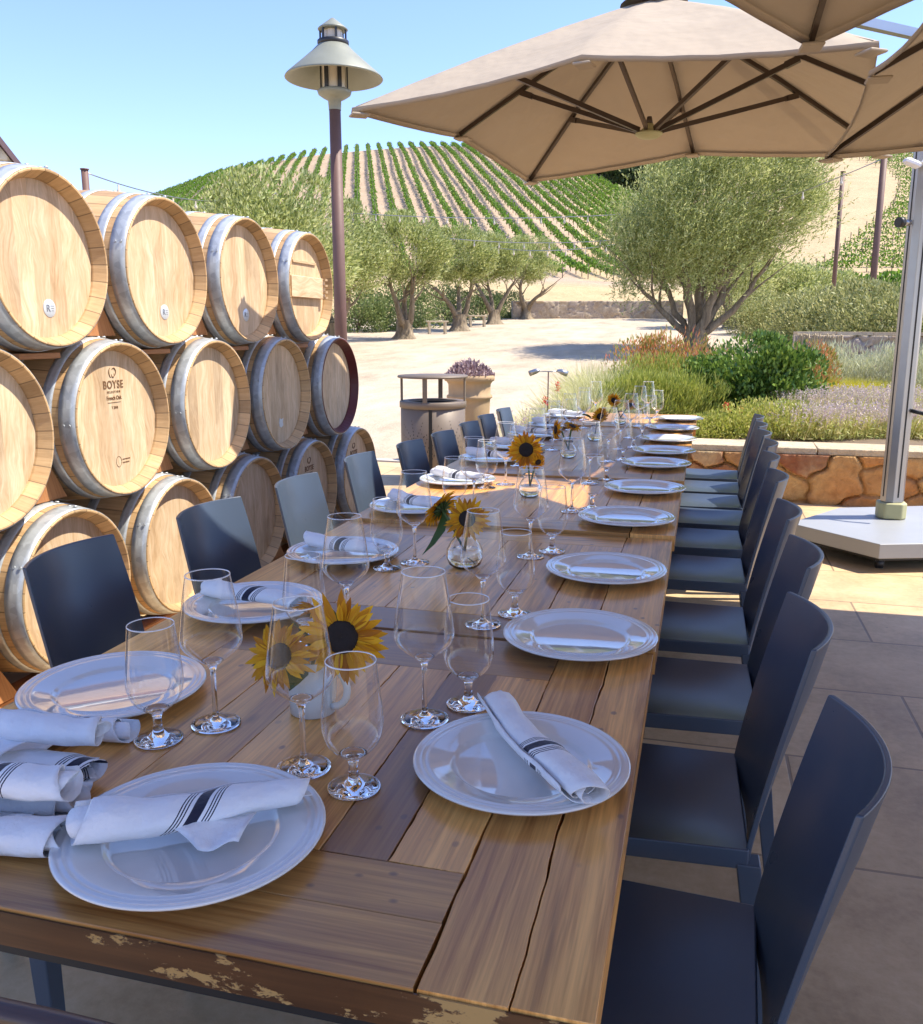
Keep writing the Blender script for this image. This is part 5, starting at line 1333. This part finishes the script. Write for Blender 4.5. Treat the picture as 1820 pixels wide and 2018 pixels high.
# ================================================================== SUNFLOWERS
def sunflower(parent_name_label, pos, nrm, r, seed, stem_to, droop=.25):
    r *= 1.13; pos = (pos[0], pos[1], pos[2] + tz(stem_to[1])); stem_to = (stem_to[0], stem_to[1], stem_to[2] + tz(stem_to[1]))
    rg = np.random.RandomState(seed); rr = random.Random(seed)
    o = empty('sunflower', pos, 0, parent_name_label, 'flower', 'sunflowers on the table')
    nrm = Vector(nrm).normalized(); q = Vector((0, 0, 1)).rotation_difference(nrm).to_matrix()
    m = MB(); n = 40
    for layer, (cnt, k0, lift) in enumerate(((n // 2 + 4, 1.0, .15), (n // 2 + 2, .88, .35))):
        for i in range(cnt):
            a = 2 * math.pi * (i + .5 * layer) / cnt + rr.uniform(-.09, .09); L = r * k0 * rr.uniform(.82, 1.1); w_ = r * rr.uniform(.15, .21); r0_ = r * .30
            up = lift + rr.uniform(-.22, .2); tw = rr.uniform(-.25, .25); V = []
            for j, (t_, ww) in enumerate(((0, .45), (.25, .9), (.55, 1.0), (.8, .62), (1.0, .03))):
                d = r0_ + (L - r0_) * t_; z = (up * t_ - (droop + .15) * t_ * t_) * r * .5
                ca, sa = math.cos(a), math.sin(a)
                for sgn in (-1, 0, 1):
                    V.append(q @ Vector((ca * d - sa * sgn * w_ * ww * .5, sa * d + ca * sgn * w_ * ww * .5, z + (abs(sgn) * .05 * r) * ww + sgn * tw * w_ * ww * .5)))
            F = [(j * 3 + s_, j * 3 + s_ + 1, (j + 1) * 3 + s_ + 1, (j + 1) * 3 + s_) for j in range(4) for s_ in (0, 1)]
            m.add(V, F, smooth=True)
    m.build('petals', M['petal'], o)
    m = MB(); m.lathe([(.001, -.10 * r), (.30 * r, -.06 * r), (.37 * r, .02 * r), (.33 * r, .10 * r), (.20 * r, .13 * r), (.08 * r, .10 * r), (.001, .09 * r)], 26, q.to_4x4()); m.build('seed_disc', M['seed'], o)
    m = MB()
    for i in range(12):
        a = i * .5236; V = [q @ Vector((math.cos(a) * r * .1, math.sin(a) * r * .1, -.14 * r)), q @ Vector((math.cos(a - .25) * r * .35, math.sin(a - .25) * r * .35, -.07 * r)), q @ Vector((math.cos(a) * r * .62, math.sin(a) * r * .62, -.10 * r)), q @ Vector((math.cos(a + .25) * r * .35, math.sin(a + .25) * r * .35, -.07 * r))]
        m.add(V, [(0, 1, 2, 3)])
    m.build('sepals', M['sleaf'], o)
    b = Vector(stem_to) - Vector(pos); k = -nrm * r * .5
    m = MB(); m.tube([Vector((0, 0, 0)) - nrm * r * .1, k + Vector((0, 0, -.01)), (k * .8 + b) / 2, b], [.0035, .004, .0035, .003], 8); m.build('stem', M['stem'], o)
    return o
def leaves_obj(parent, specs, name='leaf'):
    for (base, d, L, W) in specs:
        m = MB(); base = Vector(base); d = Vector(d).normalized(); s = d.cross(Vector((.2, .3, 1))).normalized(); nn = s.cross(d); V = []
        for j, (t_, ww) in enumerate(((0, .1), (.2, .8), (.45, 1), (.75, .6), (1, .02))):
            for sg in (-1, 0, 1): V.append(base + d * L * t_ + s * sg * W * ww * .5 + nn * (.10 * L * abs(sg) * ww - .25 * L * t_ * t_))
        m.add(V, [(j * 3 + s_, j * 3 + s_ + 1, (j + 1) * 3 + s_ + 1, (j + 1) * 3 + s_) for j in range(4) for s_ in (0, 1)], smooth=True); m.build(name, M['sleaf'], parent)
tocam = lambda x, y, z, side=0, up=0: (0 - x + side, 0 - y, CAM_Z - z + up)
# mug
o = empty('white_mug', (-.575, 1.225, TZ + .0003), 0, 'white ceramic mug holding sunflowers on the near table', 'mug')
m = MB(); m.lathe([(.001, 0), (.034, 0), (.0365, .002), (.038, .03), (.041, .09), (.0415, .093), (.0395, .0935), (.0385, .09), (.036, .03), (.033, .006), (.001, .005)], 40); m.build('body', M['mug'], o)
m = MB(); ha = R(-12); m.tube([(math.cos(ha) * (.037 + .030 * math.sin(t_)), math.sin(ha) * (.037 + .030 * math.sin(t_)), .048 + .032 * math.cos(t_)) for t_ in np.linspace(.02, math.pi - .02, 14)], [.006] * 14, 10); m.build('handle', M['mug'], o)
mz = (-.575, 1.225, TZ + .06)
sunflower('large upright sunflower on the right in the white mug', (-.505, 1.185, .895), (.15, -1, .22), .062, 1, mz, droop=.0)
sunflower('orange sunflower facing the camera on the left in the white mug', (-.592, 1.150, .868), (-.1, -1, .55), .050, 2, mz)
sunflower('half hidden sunflower at the back of the white mug', (-.572, 1.255, .905), (.3, .2, .9), .042, 3, mz)
leaves_obj(o, [((-.03, -.02, .09), (-.5, -.6, .25), .06, .035), ((.0, -.035, .09), (.1, -.8, -.1), .055, .035), ((.02, -.01, .10), (.4, -.4, .9), .06, .03), ((0, 0, .09), (-.1, -.2, 1), .075, .03)])
def vase(x, y, label, r=.040, water=True):
    o = empty('bud_vase', (x, y, TZ + tz(y) + .0003), 0, label, 'vase', 'round glass bud vases')
    k = r / .04; zz_ = lambda a: [(p * k, q_ * k) for p, q_ in a]
    m = MB(); m.lathe(zz_([(.0005, 0), (.024, 0), (.034, .008), (.040, .024), (.0385, .040), (.030, .056), (.0215, .066), (.0215, .074), (.024, .080), (.0225, .0805), (.0198, .074), (.0198, .066), (.028, .0555), (.0362, .040), (.0376, .024), (.032, .010), (.023, .004), (.0005, .004)]), 36); m.build('vase_glass', M['glass'], o)
    m = MB(); m.lathe(zz_([(.0005, .0042), (.0228, .0042), (.0316, .0102), (.0371, .024), (.0358, .038), (.0005, .038)]), 36); m.build('vase_water', M['water'], o)
    return o
v2 = vase(-.562, 2.13, 'round glass bud vase holding two sunflowers and a hanging leaf', .048)
sunflower('sunflower turned away to the upper left over the second vase', (-.62, 2.11, .905), (-.75, .35, .45), .052, 5, (-.562, 2.13, .79))
sunflower('orange sunflower facing forward over the second vase', (-.535, 2.05, .895), (.15, -1, .15), .050, 6, (-.562, 2.13, .79))
leaves_obj(v2, [((-.05, -.02, .16), (-.15, -.25, -1), .13, .042), ((-.02, 0, .1), (.3, .2, .6), .05, .03), ((.01, -.02, .03), (.4, .1, -.2), .03, .02)])
v3 = vase(-.572, 3.08, 'round glass bud vase with one tall sunflower on the third table', .042)
sunflower('upright yellow sunflower over the third vase', (-.58, 3.04, .925), (.05, -1, .2), .062, 7, (-.572, 3.08, .79), droop=0)
sunflower('small drooping sunflower below the upright yellow one', (-.535, 3.03, .885), (.5, -.6, -.3), .028, 8, (-.572, 3.08, .79))
v4 = vase(-.575, 4.05, 'round glass bud vase with two bright sunflowers on the fourth table', .040)
sunflower('side turned bright sunflower left over the fourth vase', (-.625, 4.0, .885), (-.9, -.45, .05), .05, 9, (-.575, 4.05, .79))
sunflower('bright sunflower facing up right over the fourth vase', (-.555, 4.02, .90), (.35, -.2, .9), .042, 10, (-.575, 4.05, .79))
v5 = vase(-.53, 4.72, 'round glass bud vase with a drooping brown sunflower on the fifth table', .042)
sunflower('drooping dark sunflower over the fifth vase', (-.50, 4.66, .89), (.4, -.8, -.45), .048, 11, (-.53, 4.72, .79)); leaves_obj(v5, [((-.02, -.03, .12), (-.6, -.2, .45), .07, .05)])
v6 = vase(-.47, 5.55, 'farthest round glass bud vase with small dark sunflowers', .040)
sunflower('dark sunflower left over the farthest vase', (-.51, 5.5, .90), (-.2, -.9, -.2), .042, 12, (-.47, 5.55, .79)); sunflower('dark sunflower right over the farthest vase', (-.41, 5.5, .875), (.4, -.8, -.2), .036, 13, (-.47, 5.55, .79))

# ================================================================== UMBRELLAS
def umbrella(cx, cy, ang, L, zm, zc, za, zh, label, frames=True, post=None, cap=True):
    o = empty('patio_umbrella', (cx, cy, 0), ang, label, 'umbrella', 'taupe patio umbrellas')
    pts = []
    for k in range(8):
        a = math.pi / 4 * k
        if k % 2 == 0: pts.append(Vector((L * math.cos(a), L * math.sin(a), zm)))
        else: pts.append(Vector((L * math.sqrt(2) * math.cos(a), L * math.sqrt(2) * math.sin(a), zc)))
    apex = Vector((0, 0, za)); V = []; nr, nsg = 14, 10; rg = random.Random(int(cx * 100))
    def rib(k, t):
        p = apex.lerp(pts[k % 8], t); p.z += .10 * math.sin(math.pi * t) * (za - zm) * .35; return p
    for k in range(8):
        for i in range(nsg):
            s = i / nsg
            for j in range(nr + 1):
                t = .05 + .95 * j / nr; p = rib(k, t).lerp(rib(k + 1, t), s)
                sag = 4 * s * (1 - s) * t; p.z -= (.030 - .016 * t * t) * sag + (.003 * math.sin(t * 40 + k) * (1 - t) + .0012 * math.sin(s * 31 + k * 2 + t * 5) * t ** 4 + .004 * math.sin(s * 13 - t * 22 + k) * (1 - t)) * (.3 + sag)
                inn = 4 * s * (1 - s) * t * t * .024; p.x *= 1 - inn; p.y *= 1 - inn
                V.append(p)
    F = []; n1 = nr + 1; tot = 8 * nsg
    for c in range(tot):
        for j in range(nr): a = c * n1 + j; b = ((c + 1) % tot) * n1 + j; F.append((a, a + 1, b + 1, b))
    m = MB(); m.add(V, F, smooth=True)
    m.build('canopy', M['canopy'], o)
    # hem folded under the edge
    h = MB(); E = [V[c * n1 + nr] for c in range(tot)]; HV = []
    for p in E:
        q = Vector((p.x * .985, p.y * .985, p.z - .004)); HV += [p + Vector((0, 0, .0015)), Vector((p.x * 1.003, p.y * 1.003, p.z - .022)), q]
    HF = []
    for c in range(tot):
        a = c * 3; b = ((c + 1) % tot) * 3; HF += [(a, b, b + 1, a + 1), (a + 1, b + 1, b + 2, a + 2)]
    h.add(HV, HF, smooth=True); h.build('hem', M['canopy'], o)
    vt = MB(); vt.lathe([(.17, za - .035), (.10, za + .015), (.03, za + .045), (.001, za + .05)], 24); vt.build('vent_cap', M['bronze'], o)
    hub = Vector((0, 0, zh))
    for k in range(8):
        b = MB(); p0 = rib(k, .04) - Vector((0, 0, .03)); p1 = rib(k, .5) - Vector((0, 0, .02)); p2 = rib(k, .985) - Vector((0, 0, .014))
        for (A, B) in ((p0, p1), (p1, p2)):
            d = (B - A); ln = d.length; d.normalize(); y = Vector((0, 0, 1)).cross(d).normalized(); z = d.cross(y); Mx = Matrix((d, y, z)).transposed()
            b.box((A + B) / 2, (ln, .018, .022), Mx)
        rb = b.build('rib', M['bronze'], o)
        js = MB(); J = rib(k, .62 if k % 2 == 0 else .56) - Vector((0, 0, .062)); A = hub + (J - hub).normalized() * .06; d = J - A; ln = d.length; d.normalize(); y = Vector((0, 0, 1)).cross(d).normalized(); z = d.cross(y); Mx = Matrix((d, y, z)).transposed()
        js.box((A + J) / 2, (ln, .016, .024), Mx); js.box(J, (.07, .03, .03), Mx); js.build('strut', M['bronze'], rb)
        pk_ = MB(); e = pts[k] - Vector((0, 0, .030)); dd = Vector((pts[k].x, pts[k].y, 0)).normalized(); yy = Vector((-dd.y, dd.x, 0)); Mx = Matrix((dd, yy, Vector((0, 0, 1)))).transposed()
        pk_.box(e - dd * .035, (.085, .075, .012), Mx, ch=.004); pk_.build('rib_pocket', M['canopy'], o)
    hb = MB(); hb.lathe([(.001, zh - .022), (.045, zh - .020), (.062, zh - .010), (.070, zh - .004), (.070, zh + .004), (.05, zh + .012), (.03, zh + .03), (.022, zh + .05), (.001, zh + .05)], 28); hb.build('hub', [M['sleeve']], o)
    kb = MB(); kb.tube([(0, 0, zh + .05), (0, 0, zh + .085)], [.02, .012], 10); kb.build('hub_knob', M['bronze'], o)
    return o
main_u = umbrella(-.33, 5.0, R(-10.9), 1.11, 2.45, 2.36, 3.0, 2.35, 'main taupe umbrella over the far half of the table, open hub visible')
right_u = umbrella(1.70, 3.74, R(0), 1.17, 2.27, 2.19, 2.85, 2.15, 'taupe umbrella cut off at the right edge in front of the main one')
near_u = umbrella(.438, 1.515, R(49), 1.40, 2.52, 2.32, 3.1, 2.35, 'taupe umbrella overhead, only its corner showing at the top right')
umbrella(2.70, 1.25, R(0), 1.60, 2.40, 2.32, 2.95, 2.25, 'taupe umbrella added out of view to shade the right side, nearer one')  # unseen, added only to keep sun off the right-hand chairs and floor
umbrella(4.15, 3.95, R(-4), 1.17, 2.40, 2.32, 2.95, 2.25, 'taupe umbrella added out of view to shade the right side, farther one')  # second added canopy outside the frame, shades the patio at right
# post with base plate
o = empty('umbrella_stand', (1.22, 6.10, 0), 0, 'silver umbrella post on a wheeled pale grey base plate by the wall', 'umbrella stand')
poly = [(.58, 5.76), (1.02, 5.29), (1.80, 5.55), (2.05, 6.20), (1.62, 6.62), (.95, 6.36)]; poly = [(x - 1.22, y - 6.10) for x, y in poly]
m = MB(); m.prism(poly, .085, .17); m.build('base_plate', M['steelbase'], o, bevel=.004)
m = MB(); m.prism([(x * .9, y * .9) for x, y in poly], .055, .085); m.build('under_tray', M['metal_dark'], o)
for (x, y) in [(-.55, -.30), (-.17, -.68), (.50, -.48), (.72, .08), (.35, .42), (-.22, .2)]:
    c_ = MB(); c_.tube([(x - .02, y, .030), (x + .02, y, .030)], .030, 14); c_.box((x, y, .052), (.05, .045, .03), ch=.004); c_.build('caster', M['metal_dark'], o)
m = MB(); s_ = [(.085, .05), (.05, .085), (-.05, .085), (-.085, .05), (-.085, -.05), (-.05, -.085), (.05, -.085), (.085, -.05)][::-1]; m.prism([(x * 1.0, y * 1.0) for x, y in s_[::-1]], .171, .275); m.build('sleeve', M['sleeve'], o, bevel=.012)
pm = Matrix.Rotation(R(22), 4, 'Z'); pr = .062
m = MB(); octo = [(pr, pr * .5), (pr * .5, pr), (-pr * .5, pr), (-pr, pr * .5), (-pr, -pr * .5), (-pr * .5, -pr), (pr * .5, -pr), (pr, -pr * .5)]
m.prism(octo, .276, 3.05, pm); m.build('post', M['alu'], o, bevel=.003)
m = MB()
for (x, y, dx_, dy_) in ((0, -pr, .010, .003), (-pr, 0, .003, .010), (pr, 0, .003, .010), (0, pr, .010, .003)):
    m.box(pm @ Vector((x, y, 1.66)), (dx_, dy_, 2.7), pm.to_3x3())
m.build('slot', M['slot'], o)
kp = Vector((-.062, -.05, 1.98)); m = MB(); m.tube([kp, kp + Vector((-.045, -.03, 0))], .018, 14); m.build('knob_neck', M['alu'], o)
m = MB(); m.tube([kp + Vector((-.045, -.03, 0)), kp + Vector((-.075, -.05, 0))], .030, 16); m.build('knob', M['metal_dark'], o)
m = MB(); m.tube([(.05, -.05, .86), (.14, -.10, .84), (.26, -.12, .85)], [.012, .013, .016], 10); m.build('crank_handle', M['metal_dark'], o)
m = MB(); m.box((-.09, -.10, 2.31), (.10, .04, .045), Matrix.Rotation(R(20), 3, 'Z') @ Matrix.Rotation(R(18), 3, 'Y'), ch=.015); m.tube([(-.02, -.08, 2.30), (.02, -.08, 2.35)], .028, 10); m.build('clamp', M['white_plastic'], o)
for (tx, ty, tz, nm) in ((-.33, 5.0, 3.10, 'main'), (1.70, 3.74, 2.96, 'right')):
    m = MB(); A = Vector((0, 0, 3.0)); B = Vector((tx - 1.22, ty - 6.10, tz)); d = B - A; ln = d.length; d.normalize(); y = Vector((0, 0, 1)).cross(d).normalized(); z = d.cross(y); m.box((A + B) / 2, (ln, .045, .05), Matrix((d, y, z)).transposed()); m.build('arm', M['alu'], o)

# ================================================================== LITTER BIN AND POT
o = empty('litter_bin', (-2.33, 7.70, 0), 0, 'round taupe metal litter bin with perforated sides and raised flat lid', 'bin')
r = .292
m = MB(); m.lathe([(r - .015, .02), (r, .03), (r, .76), (r - .012, .765)], 48); m.lathe([(.001, .02), (r - .015, .02)], 48); m.build('body', M['binmetal'], o)
m = MB(); m.lathe([(r + .002, .755), (r + .010, .76), (r + .010, .815), (r + .004, .822), (r - .07, .822), (r - .075, .81), (r - .075, .76)], 48); m.build('rim', M['binmetal'], o)
m = MB(); m.lathe([(r - .08, .20), (r - .078, .80)], 36); m.lathe([(.001, .2), (r - .08, .2)], 36); m.build('liner', M['slot'], o)
for k in range(4):
    a = math.atan2(-7.70, 2.33) + R(-14 + 90 * k); m = MB(); m.box(((r + .0) * math.cos(a), (r + .0) * math.sin(a), .91), (.012, .040, .29), Matrix.Rotation(a, 3, 'Z'))
    m.build('lid_post', M['binmetal'], o)
m = MB(); m.lathe([(.001, 1.055), (r + .02, 1.055), (r + .028, 1.062), (r + .022, 1.078), (.001, 1.088)], 48); m.build('lid', M['binmetal'], o)
ca = math.atan2(-7.70, 2.33)
m = MB()
for (a0_, z0_) in ((ca - .62, .42), (ca + .62, .42), (ca + .1, .34)):
    for ring_ in range(1, 7):
        cnt = 12; rr = .035 * ring_ + .01
        for q in range(cnt):
            b = 2 * math.pi * q / cnt + ring_ * .02; da = rr * math.cos(b) / r; dz_ = rr * math.sin(b)
            if abs(da) > .85 or not (.08 < z0_ + dz_ < .72): continue
            a = a0_ + da; hs = .0065 - .0005 * ring_
            nrm_ = Vector((math.cos(a), math.sin(a), 0)); tn_ = Vector((-math.sin(a), math.cos(a), 0)); c_ = nrm_ * (r + .0012) + Vector((0, 0, z0_ + dz_))
            V = [c_ + tn_ * hs * math.cos(t_) * .8 + Vector((0, 0, hs * 1.5 * math.sin(t_))) for t_ in np.linspace(0, 6.283, 9)[:-1]]
            m.add(V, [tuple(range(8))])
m.build('perforations', M['slot'], o)
m = MB(); a = ca - .08; m.box(((r + .002) * math.cos(a), (r + .002) * math.sin(a), .39), (.006, .030, .72), Matrix.Rotation(a, 3, 'Z')); m.build('door_gap', M['slot'], o)
o.scale = (1, 1, .885)
pp = at(926, 9.4); o = empty('stone_pot', (pp.x, pp.y, -.02), 0, 'tall sandstone pot with mauve succulents behind the litter bin', 'pot'); o.scale = (.92, .92, 1.10)
m = MB(); m.lathe([(.001, 0), (.16, 0), (.17, .03), (.15, .08), (.15, .14), (.19, .24), (.225, .34), (.235, .55), (.238, .60), (.262, .612), (.262, .632), (.240, .645), (.243, .74), (.262, .765), (.285, .775), (.290, .80), (.285, .825), (.255, .825), (.24, .79), (.001, .78)], 44); m.build('pot_body', M['soilpot'], o)
rg2 = np.random.RandomState(8); n = 900; a = rg2.rand(n) * 6.283; q = .27 * np.sqrt(rg2.rand(n)); P = np.stack([q * np.cos(a), q * np.sin(a), .78 + .17 * (1 - (q / .29) ** 2) * rg2.rand(n) ** .4], 1)
D = rg2.normal(size=(n, 3)) * .5 + np.array([0, 0, 1.0]) + np.stack([np.cos(a), np.sin(a), 0 * a], 1) * .5
V, F = leaf_quads(P, D, .055, .028, rg2); mesh_np('succulent', V, F, M['succ'], o)
print('objects', len(bpy.data.objects), 'things', len([x for x in bpy.data.objects if x.parent is None]))
